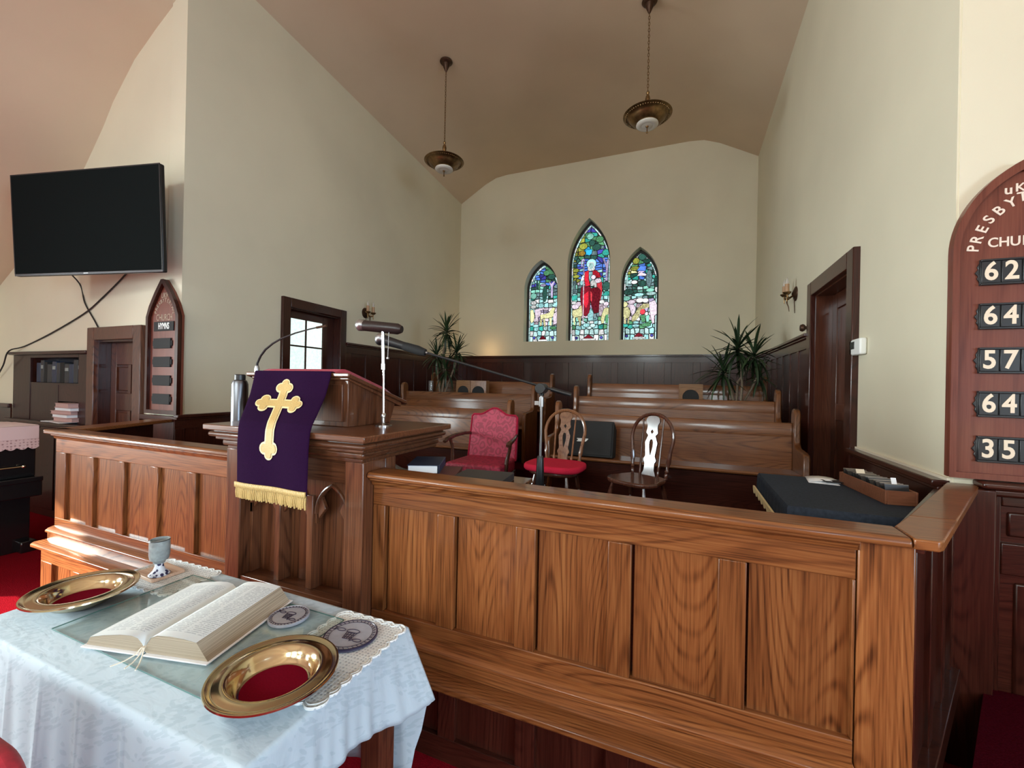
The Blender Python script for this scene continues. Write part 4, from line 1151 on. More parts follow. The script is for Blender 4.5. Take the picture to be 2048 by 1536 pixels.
# ------------------------------------------------------------------ two hoop backed chairs
def spline_w(tab, t):
    for i in range(len(tab) - 1):
        if tab[i][0] <= t <= tab[i + 1][0]:
            f = (t - tab[i][0]) / (tab[i + 1][0] - tab[i][0])
            f = f * f * (3 - 2 * f)
            return tab[i][1] + (tab[i + 1][1] - tab[i][1]) * f
    return tab[-1][1]
def hoop_chair(loc, rz, label, wood_b, wood_s, tlt=13):
    c = root('hoop_back_chair', loc, label, 'chair', 'hoop backed wooden chairs', rz)
    seat = []
    for k in range(28):
        a = 2 * PI * k / 28
        ca, sa = math.cos(a), math.sin(a)
        rx = 0.245 if sa < 0 else 0.215
        seat.append((rx * math.copysign(abs(ca) ** 0.75, ca), 0.225 * math.copysign(abs(sa) ** 0.75, sa)))
    obj('seat', MB().prism(seat, 0.465, 0.503, 'z'), wood_s, c, 0.014, local=True, seg=3)
    TB = T(0, 0.175, 0.50) @ RX(math.radians(-tlt))
    hoop = []
    for k in range(25):
        a = PI * k / 24
        x = -0.205 * math.cos(a)
        z = 0.33 + 0.225 * math.sin(a) ** 0.9
        hoop.append((x, 0, z))
    low = [(-0.175, 0, 0.12), (-0.187, 0, 0.22)]
    hp = low + hoop + [(-p[0], 0, p[2]) for p in reversed(low)]
    hb = MB(TB)
    hb.tube(hp, 0.0165, 8)
    obj('hoop', hb, wood_b, c, local=True)
    for s in (-1, 1):
        obj('post', MB(TB).tube([(s * 0.165, 0, -0.01), (s * 0.167, 0, .03), (s * .169, 0, .045), (s * 0.170, 0, 0.06), (s * 0.172, 0, 0.085), (s * 0.178, 0, 0.14), (s * 0.187, 0, 0.22)], [0.013, 0.017, .012, 0.020, 0.012, 0.021, 0.016], 10), wood_b, c, local=True)
        obj('spindle', MB(TB).tube([(s * 0.088, 0.0, -0.01), (s * 0.089, 0, 0.04), (s * .09, 0, .055), (s * 0.09, 0, 0.08), (s * 0.092, 0, 0.10), (s * 0.098, 0, 0.40), (s * 0.102, 0.0, 0.525)], [0.010, 0.014, .009, 0.015, 0.009, 0.0085, 0.006], 8), wood_b, c, local=True)
    tab = [(0, 0.068), (0.10, 0.050), (0.20, 0.048), (0.26, 0.062), (0.33, 0.047), (0.45, 0.054), (0.55, 0.060), (0.62, 0.046), (0.665, 0.036), (0.72, 0.058), (0.77, 0.052), (0.83, 0.050), (0.92, 0.068), (0.97, 0.060), (1.0, 0.03)]
    H_ = 0.535
    L_ = [(spline_w(tab, k / 60), H_ * k / 60) for k in range(61)]
    out = L_ + [(-x, z) for x, z in reversed(L_)]
    dia = [(0, 0.655 * H_ + 0.02), (0.016, 0.715 * H_ + .01), (0, 0.775 * H_), (-0.016, 0.715 * H_ + .01)]
    tear = []
    for k in range(24):
        t = k / 24 * 2 * PI
        z = 0.47 * H_ + 0.075 * math.cos(t)
        wv = 0.027 * math.sin(t) * (0.62 + 0.38 * math.cos(t))
        tear.append((wv, z))
    me = cut_mesh([out, dia, tear], 0.016)
    me = xform(me, TB @ FRONT)
    obj('splat', me, wood_b, c, 0.002, local=True)
    for sx, sy in ((-1, -1), (1, -1), (-1, 1), (1, 1)):
        t0, t1 = Vector((sx * 0.15, sy * 0.14, 0.47)), Vector((sx * 0.225, sy * 0.22, 0.0))
        prof = [(0, 0.013), (.08, .015), (0.2, 0.021), (0.33, 0.023), (0.37, 0.013), (0.41, 0.023), (0.47, .024), (0.51, 0.013), (0.6, 0.02), (0.75, 0.017), (0.92, 0.012), (1, 0.011)]
        obj('leg', MB().tube([t0.lerp(t1, p) for p, r in prof], [r for p, r in prof], 10), wood_s, c, local=True)
    for s in (-1, 1):
        obj('stretcher', MB().tube([(s * 0.19, -0.185, 0.20), (s * 0.19, 0, 0.20), (s * 0.19, 0.185, 0.20)], [0.009, 0.016, 0.009], 8), wood_s, c, local=True)
    obj('stretcher', MB().tube([(-0.19, 0, 0.20), (0, 0, 0.20), (0.19, 0, 0.20)], [0.009, 0.015, 0.009], 8), wood_s, c, local=True)
    return c
hoop_chair((-1.11, 3.86, PLZ), -0.06, 'brown hoop backed chair under the red seat pad', chair_w2, chair_w)
hoop_chair((-0.36, 3.80, PLZ), -0.48, 'dark glossy hoop backed chair with a bare wooden seat', chair_w, chair_w, 8)
cs = MB()
pad = []
for k in range(26):
    a = 2 * PI * k / 26
    ca, sa = math.cos(a), math.sin(a)
    pad.append((0.275 * math.copysign(abs(ca) ** 0.6, ca) , 0.24 * math.copysign(abs(sa) ** 0.6, sa)))
cs = MB(T(-1.105, 3.82, PLZ) @ RZ(-0.06)).prism(pad, 0.506, 0.565, 'z')
tag(obj('seat_pad', cs, red_cl, bevel=0.022, seg=3), 'bright red seat pad lying on the brown hoop backed chair', 'cushion')

# ------------------------------------------------------------------ low table behind the rail with books
bt = root('side_table', (-1.16, 2.12, PLZ), 'small brown table behind the rail, covered with books', 'table')
obj('top', MB().box(-1.50, -0.81, 1.92, 2.34, 0.975, 1.003), chair_w2, bt, 0.006)
for x, y in ((-1.45, 1.97), (-0.86, 1.97), (-1.45, 2.29), (-0.86, 2.29)):
    obj('leg', MB().box(x - 0.025, x + 0.025, y - 0.025, y + 0.025, PLZ, 0.975), chair_w2, bt, 0.004)
obj('apron', MB().box(-1.45, -0.86, 1.95, 1.965, 0.89, 0.975).box(-1.45, -0.86, 2.295, 2.31, 0.89, 0.975), chair_w2, bt)
def book(name, M, w_, d, h, cover, pages, label, group=None, cat='book'):
    b = root(name, tuple(M.to_translation()), label, cat, group)
    obj('page_block', MB(M).box(0.006, w_ - 0.012, 0.008, d - 0.008, 0.004, h - 0.004), pages, b)
    obj('cover', MB(M).box(0, w_, 0, d, 0, 0.004).box(0, w_, 0, d, h - 0.004, h).box(w_ - 0.006, w_, 0, d, 0.004, h - 0.004), cover, b, 0.002)
    return b
book('bible', T(-1.455, 2.0, 1.0285) @ RZ(0.42), 0.184, 0.294, 0.050, navy_b, paper, 'thick navy bound book with white page edges on the side table')
book('hymn_book', T(-1.40, 1.975, 1.0035) @ RZ(0.36), 0.24, 0.30, 0.0245, burg, paper, 'burgundy bound book under the thick navy one')
book('folder', T(-1.15, 1.955, 1.0035) @ RZ(0.12), 0.29, 0.26, 0.042, charcoal, charcoal, 'wide dark blue folder at the right of the side table', cat='folder')
pp = MB()
nu = 14
pts = []
for i in range(nu):
    t = i / (nu - 1)
    x = -0.10 + 0.26 * t
    z = 0.0 + 0.045 * max(0, (0.45 - t) / 0.45) ** 1.6
    for y in (0.0, 0.20): pts.append((x, y, z))
pp = MB(T(-1.60, 2.02, 1.005) @ RZ(0.12) @ Matrix.Scale(0.92, 4))
pp.add(pts, [(2 * i, 2 * i + 1, 2 * i + 3, 2 * i + 2) for i in range(nu - 1)])
tag(obj('paper_sheet', pp, paper, solid=0.002), 'white paper sheet curling up beside the navy book', 'paper')

# ------------------------------------------------------------------ table with blue cloth, card box and papers
tb = root('cloth_table', (0.85, 3.0, PLZ), 'low table standing under the navy cloth by the right wall', 'table')
obj('top', MB().prism([(0.535, 2.61), (1.02, 2.61), (1.15, 2.85), (1.15, 3.48), (0.535, 3.48)], 0.90, 0.93, 'z'), chair_w, tb)
for x, y in ((0.60, 2.68), (0.96, 2.70), (0.60, 3.42), (1.10, 3.42)):
    obj('leg', MB().box(x - 0.025, x + 0.025, y - 0.025, y + 0.025, PLZ, 0.90), chair_w, tb)
cl = root('table_cloth', (0.85, 3.0, 0.93), 'navy cloth with a scalloped gold fringe over the table by the right wall', 'cloth')
def drape(mbx, corners, zt, drops, nf=40, rows=7, wav=0.012, freq=16, r=0.014):
    # rectangular cloth: top sheet plus skirts (front, right, back, left) with gentle folds
    per = []
    segs = []
    for i_, d_ in enumerate(drops):
        a, b = corners[i_], corners[(i_ + 1) % len(corners)]
        l_ = math.hypot(b[0] - a[0], b[1] - a[1])
        segs.append((a, b, ((b[1] - a[1]) / l_, -(b[0] - a[0]) / l_), d_))
    for a, b, n, d in segs:
        for k in range(nf):
            t = k / nf
            per.append((a[0] + (b[0] - a[0]) * t, a[1] + (b[1] - a[1]) * t, n[0], n[1], d, t))
    pts = []
    m = len(per)
    for j in range(rows + 1):
        h = j / rows
        for i, (x, y, nx, ny, d, t) in enumerate(per):
            pd, nd = per[i - 3][4], per[(i + 3) % m][4]
            dd = (pd + d + nd) / 3
            pn, nn = per[i - 2], per[(i + 2) % m]
            ax, ay = nx + pn[2] + nn[2], ny + pn[3] + nn[3]
            l = math.hypot(ax, ay)
            ax, ay = ax / l, ay / l
            o_ = r * (1 if j else 0) + wav * (h ** 0.8) * (1.3 + math.sin(i * freq * 2 * PI / m * 3 + 0.7) + 0.5 * math.sin(i * 1.7))
            if j == 0: z = zt
            else: z = zt - r * 0.7 - dd * (j - 0.5) / (rows - 0.5) if rows > 1 else zt - dd
            pts.append((x + ax * o_, y + ay * o_, z))
    mbx.grid(pts, m, rows + 1, closed=True)
    n0 = len(mbx.v)
    top = [n0 - len(pts) + i for i in range(m)]
    mbx.f.append(tuple(top))
    return per
cm = MB()
drape(cm, [(0.515, 2.59), (1.03, 2.59), (1.165, 2.84), (1.165, 3.50), (0.515, 3.50)], 0.945, (0.14, 0.03, 0.04, 0.08, 0.115), wav=0.004, r=0.008)
obj('drape', cm, navy, cl, solid=0.004)
fr_ = MB()
ns = 9
for k in range(ns):
    y0_, y1_ = 2.58 + 0.93 * k / ns, 2.58 + 0.93 * (k + 1) / ns
    q = []
    for i in range(9):
        t = i / 8
        q.append((y0_ + (y1_ - y0_) * t, 0.838 - 0.032 * math.sin(PI * t) ** 0.7))
    q = [(y0_, 0.852), ] + q + [(y1_, 0.852)]
    fr_.prism(q, 0.478, 0.490, 'x')
obj('fringe', fr_, gold_e, cl)
cb = root('card_box', (1.03, 3.1, 0.946), 'open reddish wooden box of hymn number cards on the navy cloth', 'box')
MBX = T(0.955, 3.38, 0.948) @ RZ(math.radians(-84))
bl, bw, bh = 0.53, 0.145, 0.075
boxw = wood('card_box_wood', (0.13, 0.045, 0.022), (0.20, 0.075, 0.038), (0.25, 0.10, 0.05), along='x', rough=0.5, coat=0.0, vary=.05)
obj('side', MB(MBX).box(0, bl, 0, 0.01, 0, bh), boxw, cb, 0.002)
obj('side', MB(MBX).box(0, bl, bw - 0.01, bw, 0, bh), boxw, cb, 0.002)
obj('end', MB(MBX).box(0, 0.01, 0.01, bw - 0.01, 0, bh), boxw, cb, 0.002)
obj('end', MB(MBX).box(bl - 0.01, bl, 0.01, bw - 0.01, 0, bh), boxw, cb, 0.002)
obj('bottom', MB(MBX).box(0.01, bl - 0.01, 0.01, bw - 0.01, 0, 0.006), boxw, cb)
ORD = 'first second third fourth fifth sixth seventh eighth ninth tenth eleventh twelfth thirteenth fourteenth fifteenth'.split()
rc = random.Random(3)
c0 = None
for i in range(15):
    x = 0.04 + i * 0.033
    if c0 is None:
        c0 = root('number_card', (0, 0, 0), 'black hymn number card standing in the wooden box', 'card', 'hymn number cards in the box')
        obj('plate', MB().box(-0.002, 0.002, -0.055, 0.055, 0, 0.092), tile_m, c0, local=True)
        obj('edge', MB().box(-0.0024, 0.0024, -0.055, 0.055, 0.0905, 0.0935), tile_e, c0, local=True)
        c = c0
    else:
        c = copy_tree(c0)
    c['label'] = 'black hymn number card, %s from the far end of the wooden box' % ORD[i]
    c.matrix_world = MBX @ T(x, bw / 2, 0.012) @ RZ(rc.uniform(-.08, .08)) @ RY(math.radians(rc.uniform(-28, -12)))
c = root('number_slip', (0, 0, 0), 'cream paper slip among the number cards', 'paper')
obj('slip', MB().box(-0.001, 0.001, -0.022, 0.022, 0, 0.115), cream, c, local=True)
c.matrix_world = MBX @ T(0.20, 0.05, 0.02) @ RY(-0.5)
c = root('number_slip', (0, 0, 0), 'small white slip at the near end of the card box', 'paper')
obj('slip', MB().box(-0.001, 0.001, -0.012, 0.012, 0, 0.12), paper, c, local=True)
c.matrix_world = MBX @ T(0.49, 0.075, 0.02) @ RY(-0.4)
for i, (x, y, a, lb) in enumerate(((0.77, 3.30, -0.12, 'lowest white sheet of the papers beside the card box'), (0.785, 3.33, -0.02, 'middle white sheet of the papers beside the card box'), (0.80, 3.31, 0.10, 'folded white sheet lying on top beside the card box'))):
    M_ = T(x, y, 0.9475 + 0.004 * i) @ RZ(a)
    q = MB(M_)
    q.grid([(0.165 * u, 0.16 * v, 0.010 * (i == 2) * math.sin(u * 3)) for v in (0, .5, 1) for u in (0, .25, .5, .75, 1)], 5, 3)
    tag(obj('paper_sheet', q, paper, solid=0.0015), lb, 'paper')
tag(obj('number_card', MB(T(0.86, 3.285, 0.961) @ RZ(0.2)).box(0, 0.10, 0, 0.07, 0, 0.004), tile_m), 'black number card lying flat on the white papers', 'card')

# ------------------------------------------------------------------ choir pews in three rising rows
def pew(x0, x1, yb, zf, label):
    p = root('choir_pew', ((x0 + x1) / 2, yb - 0.2, zf), label, 'pew', 'choir pews in three rising rows')
    zt = zf + 0.945
    obj('backrest', MB().prism([(yb - 0.045, zf + 0.42), (yb - 0.02, zf + 0.42), (yb + 0.025, zt), (yb, zt)], x0, x1, 'x'), pew_h, p, 0.004)
    obj('back_rail', MB().prism([(yb - 0.012, zt - 0.135), (yb + 0.035, zt - 0.135), (yb + 0.045, zt), (yb + 0.03, zt + 0.012), (yb - 0.004, zt + 0.012), (yb - 0.012, zt)], x0, x1, 'x'), pew_h, p, 0.005)
    obj('seat', MB().prism([(yb - 0.43, zf + 0.47), (yb - 0.44, zf + 0.485), (yb - 0.43, zf + 0.505), (yb - 0.03, zf + 0.49), (yb - 0.03, zf + 0.46)], x0, x1, 'x'), pew_h, p, 0.005)
    obj('seat_front', MB().box(x0, x1, yb - 0.36, yb - 0.34, zf + 0.05, zf + 0.465), mah_h, p)
    prof = [(yb - 0.46, zf), (yb - 0.46, zf + 0.66), (yb - 0.44, zf + 0.70), (yb - 0.40, zf + 0.71), (yb - 0.16, zf + 0.725), (yb - 0.11, zf + 0.76), (yb - 0.095, zf + 0.84), (yb - 0.095, zt + 0.10), (yb - 0.07, zt + 0.145), (yb - 0.02, zt + 0.16), (yb + 0.03, zt + 0.145), (yb + 0.055, zt + 0.10), (yb + 0.055, zf)]
    for x in (x0 - 0.055, x1):
        obj('end_panel', MB().prism(prof, x, x + 0.055, 'x'), pew_v, p, 0.012)
    return p
for i, (yb, zf) in enumerate(((5.02, PLZ), (5.93, PLZ + 0.19), (6.84, PLZ + 0.38))):
    n_ = ('front row', 'second row', 'third row')[i]
    pew(-1.39, 1.02, yb, zf, 'brown oak choir pew in the %s, by the right wall' % n_)
    pew(-4.35, -2.08, yb, zf, 'brown oak choir pew in the %s, behind the pulpit' % n_)

# ------------------------------------------------------------------ black stage monitor standing on the front pew
mo = root('stage_monitor', (-1.02, 4.45, 0.76), 'black wedge loudspeaker standing on the front pew behind the brown chair', 'loudspeaker')
MM = T(-1.30, 4.62, 0.775) @ RX(math.radians(-14))
obj('cabinet', MB(MM).prism([(0, 0), (0.22, 0.02), (0.20, 0.34), (0.0, 0.40)], 0, 0.60, 'x'), black_m, mo, 0.008)
obj('grille', MB(MM).box(0.02, 0.58, -0.008, 0.004, 0.02, 0.38), black_m, mo, 0.003)
lg = text_mesh('dB', 0.001) if False else None
bd = MB(MM).box(0.20, 0.325, -0.013, -0.008, 0.185, 0.193).prism([(0.205, 0.170), (0.30, 0.160), (0.322, 0.182), (0.215, 0.182)], -0.013, -0.008, 'y').box(0.20, 0.30, -0.013, -0.008, 0.158, 0.165)
obj('badge', bd, white_p, mo)

# ------------------------------------------------------------------ wooden speaker boxes on the pews
sb = root('speaker_box', (0.09, 6.45, 1.147), 'square wooden speaker box with a round black grille on the right third row pew', 'loudspeaker')
me = cut_mesh([rect(-0.155, 0.155, 0, 0.46), ell(0, 0.275, 0.108, 0.108, 32)], 0.015)
obj('front', xform(me, T(0.09, 6.43, 1.147) @ FRONT), box_w, sb, 0.002)
obj('cabinet', MB().box(-0.065, 0.245, 6.44, 6.62, 1.147, 1.607), box_w, sb, 0.004)
obj('grille', MB().prism([(0.09 + x, 1.147 + z) for x, z in ell(0, 0.275, 0.108, 0.108, 32)], 6.432, 6.44, 'y'), black_m, sb)
hs_ = root('speaker_box', (-3.38, 6.45, 1.147), 'angled wooden speaker box with two round black grilles on the left third row pew', 'loudspeaker')
hexp = [(-3.63, 6.36), (-3.36, 6.36), (-3.14, 6.52), (-3.14, 6.64), (-3.63, 6.64)]
obj('cabinet', MB().prism(hexp, 1.147, 1.605, 'z'), box_w, hs_, 0.004)
for (cx, cy, an, w_) in ((-3.495, 6.352, 0.0, 0.27), (-3.25, 6.432, math.atan2(0.16, 0.22), 0.27)):
    M_ = T(cx, cy, 1.147) @ RZ(an)
    obj('front', xform(cut_mesh([rect(-w_ / 2 + .002, w_ / 2 - .002, 0.004, 0.454), ell(0, 0.26, 0.105, 0.105, 28)], 0.012), M_ @ FRONT), box_w, hs_, 0.001)
    obj('grille', MB(M_).prism(ell(0, 0.26, 0.104, 0.104, 28), 0.003, 0.007, 'y'), black_m, hs_)

# ------------------------------------------------------------------ dracaena plants
def leaf_mesh(L, wv, droop):
    pts = []
    n = 7
    for i in range(n):
        t = i / (n - 1)
        a = 1 * t
        x = L * (t - 0.10 * droop * t * t)
        z = L * (0.0 - droop * 0.75 * t ** 2.0)
        hw = wv * (0.55 + 0.9 * t) * (1 - t) ** 0.6 + 0.0006
        pts += [(x, -hw, z), (x, 0, z - hw * 0.5), (x, hw, z)]
    return mesh_of(MB().grid(pts, 3, n), 80)
LEAVES = []
for L in (0.42, 0.36, 0.30):
    for dr in (0.25, 0.6, 1.0):
        me = leaf_mesh(L, 0.026, dr); me.materials.append(leaf_m); LEAVES.append(me)
rl_ = random.Random(5)
def plant(loc, canes, label, glassy=False):
    p = root('dracaena_plant', loc, label, 'plant', 'dracaena plants at the back of the choir')
    obj('pot', MB().lathe([(0.0, 0), (0.10, 0), (0.135, 0.23), (0.14, 0.25), (0.125, 0.25), (0.115, 0.22), (0, 0.22)], (0, 0, 0), 24), pot_m, p, local=True)
    obj('soil', MB().lathe([(0, 0.222), (0.113, 0.222), (0.113, 0.226), (0, 0.226)], (0, 0, 0), 20), soil, p, local=True)
    for (pts, nl, sc, lw) in canes:
        obj('cane', MB().tube(pts, [0.016] * (len(pts) - 1) + [0.013], 8), stem_m, p, local=True)
        top = Vector(pts[-1])
        for k in range(nl):
            f = k / nl
            el = math.radians(82 - 130 * f + rl_.uniform(-9, 9))
            az = k * 2.39996 + rl_.uniform(-.25, .25)
            o = bpy.data.objects.new('leaf', LEAVES[rl_.randrange(9)] if f > 0.25 else LEAVES[rl_.choice([0, 3, 1])])
            COL.objects.link(o)
            o.parent = p
            o.matrix_local = T(top.x, top.y, top.z - 0.10 * f) @ RZ(az) @ RY(-el) @ Matrix.Scale(sc * rl_.uniform(.85, 1.12), 4)
    return p
plant((0.70, 6.50, 1.147), [([(0.02, 0, 0.2), (0.035, 0, 0.45), (0.02, .02, 0.75), (-0.03, 0, 0.985)], 48, 1.0, 1), ([(-0.03, 0, 0.2), (-0.02, 0.02, 0.5), (0.12, 0.03, 0.70), (0.17, 0, 0.89)], 40, 0.95, 1),
                               ([(-0.05, .02, 0.2), (-0.12, 0, 0.45), (-0.20, -0.02, 0.67)], 40, 0.95, 1), ([(0.05, .05, .2), (0.15, .08, .4), (.24, .05, .62)], 30, .7, 1)],
      'leafy dracaena with four crowns in front of the right wall panelling')
plant((-4.0, 6.50, 1.147), [([(0, 0, 0.2), (0.03, 0, 0.55), (-0.02, .02, 0.9), (0.04, 0, 1.10), (0.06, 0, 1.36)], 46, 0.9, 1), ([(0.04, 0, 0.2), (0.16, 0, 0.5), (0.25, 0.02, 0.74), (0.28, 0, 0.98)], 38, 0.9, 1),
                               ([(-0.04, 0, 0.2), (-0.10, 0, 0.5), (-0.12, -0.02, 0.92)], 32, 0.85, 1), ([(0.02, -.04, .2), (0.06, -.05, .45), (0.08, -.03, .68)], 32, .9, 1)],
      'tall dracaena with one high crown in front of the left wall panelling')
for dx, hh in ((-0.13, 0.42), (-0.10, 0.36)):
    pass
tag(obj('glass_vase', MB().lathe([(0, 0), (0.045, 0), (0.05, 0.02), (0.04, 0.2), (0.045, 0.44), (0.040, 0.44), (0.034, 0.2), (0.04, 0.03), (0, 0.025)], (-4.19, 6.42, 1.147), 18), crystal), 'slender clear glass vase beside the left dracaena', 'vase')

# ------------------------------------------------------------------ pendant lamps
def chain(mbx, x, y, z0, z1, step=0.042):
    n = int((z1 - z0) / step)
    for i in range(n):
        z = z0 + (i + .5) * (z1 - z0) / n
        pts = []
        for k in range(9):
            a = 2 * PI * k / 8
            u, v = 0.011 * math.cos(a), 0.027 * math.sin(a)
            pts.append((x + (u if i % 2 else 0), y + (0 if i % 2 else u), z + v))
        mbx.tube(pts, 0.0042, 5, cap=False)
def pendant(x, y, zc, zb, label, tilt_=0.0):
    p = root('pendant_lamp', (x, y, zc), label, 'lamp', 'brass pendant lamps over the choir')
    obj('canopy', MB().lathe([(0.0, 0), (0.10, 0), (0.105, -0.015), (0.09, -0.035), (0.06, -0.05), (0.055, -0.07), (0.045, -0.10), (0.02, -0.16), (0.008, -0.18), (0, -0.18)], (x, y, zc), 24), bronze_d, p)
    zs = zb + 0.14
    ch = MB(); chain(ch, x, y, zs + 0.29, zc - 0.17)
    obj('chain', ch, bronze, p)
    obj('stem', MB().lathe([(0, 0), (0.055, 0.0), (0.06, 0.02), (0.05, 0.05), (0.024, 0.08), (0.022, 0.11), (0.030, 0.15), (0.034, 0.18), (0.026, 0.22), (0.014, 0.24), (0.020, 0.255), (0.024, 0.27), (0.018, 0.285), (0.006, 0.30), (0, 0.30)], (x, y, zs - 0.01), 18), bronze, p)
    bowl = [(0.055, 0.125), (0.12, 0.128), (0.24, 0.118), (0.315, 0.098), (0.325, 0.088), (0.315, 0.080), (0.255, 0.070), (0.235, 0.040), (0.205, 0.005), (0.17, -0.02), (0.14, -0.032), (0.0, -0.034)]
    obj('bowl', MB().lathe(bowl, (x, y, zb), 48, cap=False), bronze, p, angle=50)
    rim = MB()
    for k in range(56):
        a = 2 * PI * k / 56
        cx, cy = x + 0.288 * math.cos(a), y + 0.288 * math.sin(a)
        rim.lathe([(0.0, -0.006), (0.008, -0.004), (0.010, 0.002), (0.0, 0.004)], (cx, cy, zb + 0.072), 6)
    obj('rim_beading', rim, bronze, p)
    obj('glass_dish', MB().lathe([(0.0, -0.062), (0.06, -0.066), (0.075, -0.060), (0.10, -0.066), (0.135, -0.058), (0.148, -0.045), (0.145, -0.030), (0.10, -0.032), (0, -0.034)], (x, y, zb), 40, cap=False), glasswhite, p)
    obj('finial', MB().lathe([(0, -0.16), (0.012, -0.155), (0.014, -0.145), (0.007, -0.135), (0.007, -0.085), (0.018, -0.075), (0.022, -0.064), (0, -0.062)], (x, y, zb), 14), bronze, p)
pendant(-3.735, 5.98, 6.868, 5.12, 'brass pendant lamp on a chain over the left choir pews')
pendant(-0.535, 6.03, 6.868, 5.20, 'brass pendant lamp on a chain over the right choir pews')

# ------------------------------------------------------------------ wall sconces
def sconce(M, label):
    s = root('wall_sconce', (0, 0, 0), label, 'lamp', 'candle wall sconces')
    ROOTM[s.name] = Matrix()
    obj('backplate', MB(M @ Matrix.Rotation(-PI / 2, 4, 'X') @ Matrix.Scale(1.5, 4, (0, 1, 0)) if False else M @ RX(PI / 2)).lathe([(0, 0), (0.095, 0), (0.092, 0.012), (0.05, 0.03), (0.02, 0.045), (0, 0.05)], (0, 0, 0), 20), bronze_d, s)
    for u in (-0.075, 0.075):
        obj('arm', MB(M).tube([(0, -0.03, -0.02), (u * 0.5, -0.08, -0.06), (u, -0.11, -0.05), (u, -0.115, -0.01)], 0.013, 8), bronze, s)
        obj('cup', MB(M).lathe([(0, -0.02), (0.026, -0.02), (0.046, 0.0), (0.050, 0.012), (0.02, 0.012), (0, 0.012)], (u, -0.115, 0), 14), bronze, s)
        obj('candle', MB(M).lathe([(0, 0.012), (0.026, 0.012), (0.026, 0.115), (0, 0.117)], (u, -0.115, 0), 12), candle_m, s)
        obj('bulb', MB(M).lathe([(0, 0.112), (0.014, 0.117), (0.021, 0.14), (0.016, 0.165), (0.005, 0.195), (0, 0.21)], (u, -0.115, 0), 12), bulb_m, s)
        obj('prism_drop', MB(M).lathe([(0, -0.115), (0.007, -0.10), (0.005, -0.05), (0, -0.03)], (u, -0.115, 0), 6), bronze, s)
    obj('tail', MB(M).tube([(0, -0.10, -0.06), (0.005, -0.10, -0.12), (0.02, -0.085, -0.17), (0.01, -0.075, -0.23)], [0.010, 0.008, 0.006, 0.003], 8), bronze_d, s)
    obj('tail', MB(M).tube([(0, -0.02, -0.05), (0.0, -0.012, -0.25)], [0.006, 0.004], 6), bronze_d, s)
sconce(ML @ T(3.10, 0, 2.79), 'brass candle sconce on the left wall above the reading lamp')
sconce(MRt(XR, 0) @ T(-6.42, 0, 2.80), 'brass candle sconce on the right wall beside the tall doorway')

th = root('thermostat', (XR, 4.19, 1.91), 'small white thermostat on the right wall by the doorway', 'thermostat')
MT = MRt(XR, 0)
obj('case', MB(MT).box(-4.315, -4.085, -0.05, -0.002, 1.845, 1.975), white_p, th, 0.012)
obj('display', MB(MT).box(-4.285, -4.20, -0.053, -0.045, 1.895, 1.955), tile_m, th, 0.002)
knob_mb = MB(MT @ T(-5.78, 0, 2.275) @ RX(PI / 2)).lathe([(0, 0), (0.018, 0), (0.018, 0.03), (0.035, 0.04), (0.045, 0.06), (0.035, 0.085), (0, 0.09)], (0, 0, 0), 14)
tag(obj('wall_knob', knob_mb, bronze_d), 'small dark knob on the right wall at the edge of the door frame', 'knob')  # a round knob by the door frame, not a hook

# ------------------------------------------------------------------ hymn boards
dig_m = plain('cream_numerals', (0.78, 0.66, 0.50), 0.5)
let_m = plain('cream_lettering', (0.78, 0.66, 0.55), 0.5)
old_m = plain('faded_gold_lettering', (0.36, 0.26, 0.18), 0.5)
def put_text(name, txt, x, y, z, size, mat, par, rot=0.0, sx=1.0, off=0.0):
    me = text_mesh(txt, size, 0.0015, off)
    me.transform(T(x, y, z) @ FRONT @ RZ(rot) @ Matrix.Diagonal((sx, 1, 1, 1)))
    return obj(name, me, mat, par)
hb = root('hymn_board', (1.55, YF, 1.11), 'large maroon arched hymn board with cream numbers on the right nave wall', 'hymn board')
BY = YF - 0.05
oa = arch(1.55, 0.526, 1.115, 2.28, 2.725, 14)
ia = arch(1.55, 0.470, 1.145, 2.28, 2.675, 14)
obj('board', MB().prism(oa, BY + 0.012, YF - 0.003, 'y'), board_w, hb, 0.004)
obj('frame', xform(cut_mesh([oa, ia], 0.022), T(0, BY + 0.006, 0) @ FRONT), board_w, hb, 0.006)
for ch_, x, z, a in (('P', 1.372, 2.300, 82), ('R', 1.385, 2.345, 72), ('E', 1.405, 2.396, 64), ('S', 1.430, 2.443, 52), ('B', 1.467, 2.483, 42), ('Y', 1.512, 2.518, 24), ('T', 1.553, 2.542, 6),
                    ('E', 1.598, 2.526, -14), ('R', 1.640, 2.490, -36), ('I', 1.668, 2.452, -48), ('A', 1.690, 2.405, -62), ('N', 1.712, 2.350, -74)):
    put_text('letter', ch_, x, BY + 0.010, z, 0.066, let_m, hb, math.radians(a), off=0.0010)
put_text('letter', 'u', 1.500, BY + 0.010, 2.584, 0.066, let_m, hb, off=0.0012)
put_text('letter', 'K', 1.543, BY + 0.010, 2.590, 0.058, let_m, hb, off=0.0010)
for i, ch_ in enumerate('CHURCH'):
    put_text('letter', ch_, 1.446 + 0.0415 * i, BY + 0.010, 2.322, 0.068, let_m, hb, sx=0.86, off=0.0010)
rows = ['62', '64', '57', '64', '35']
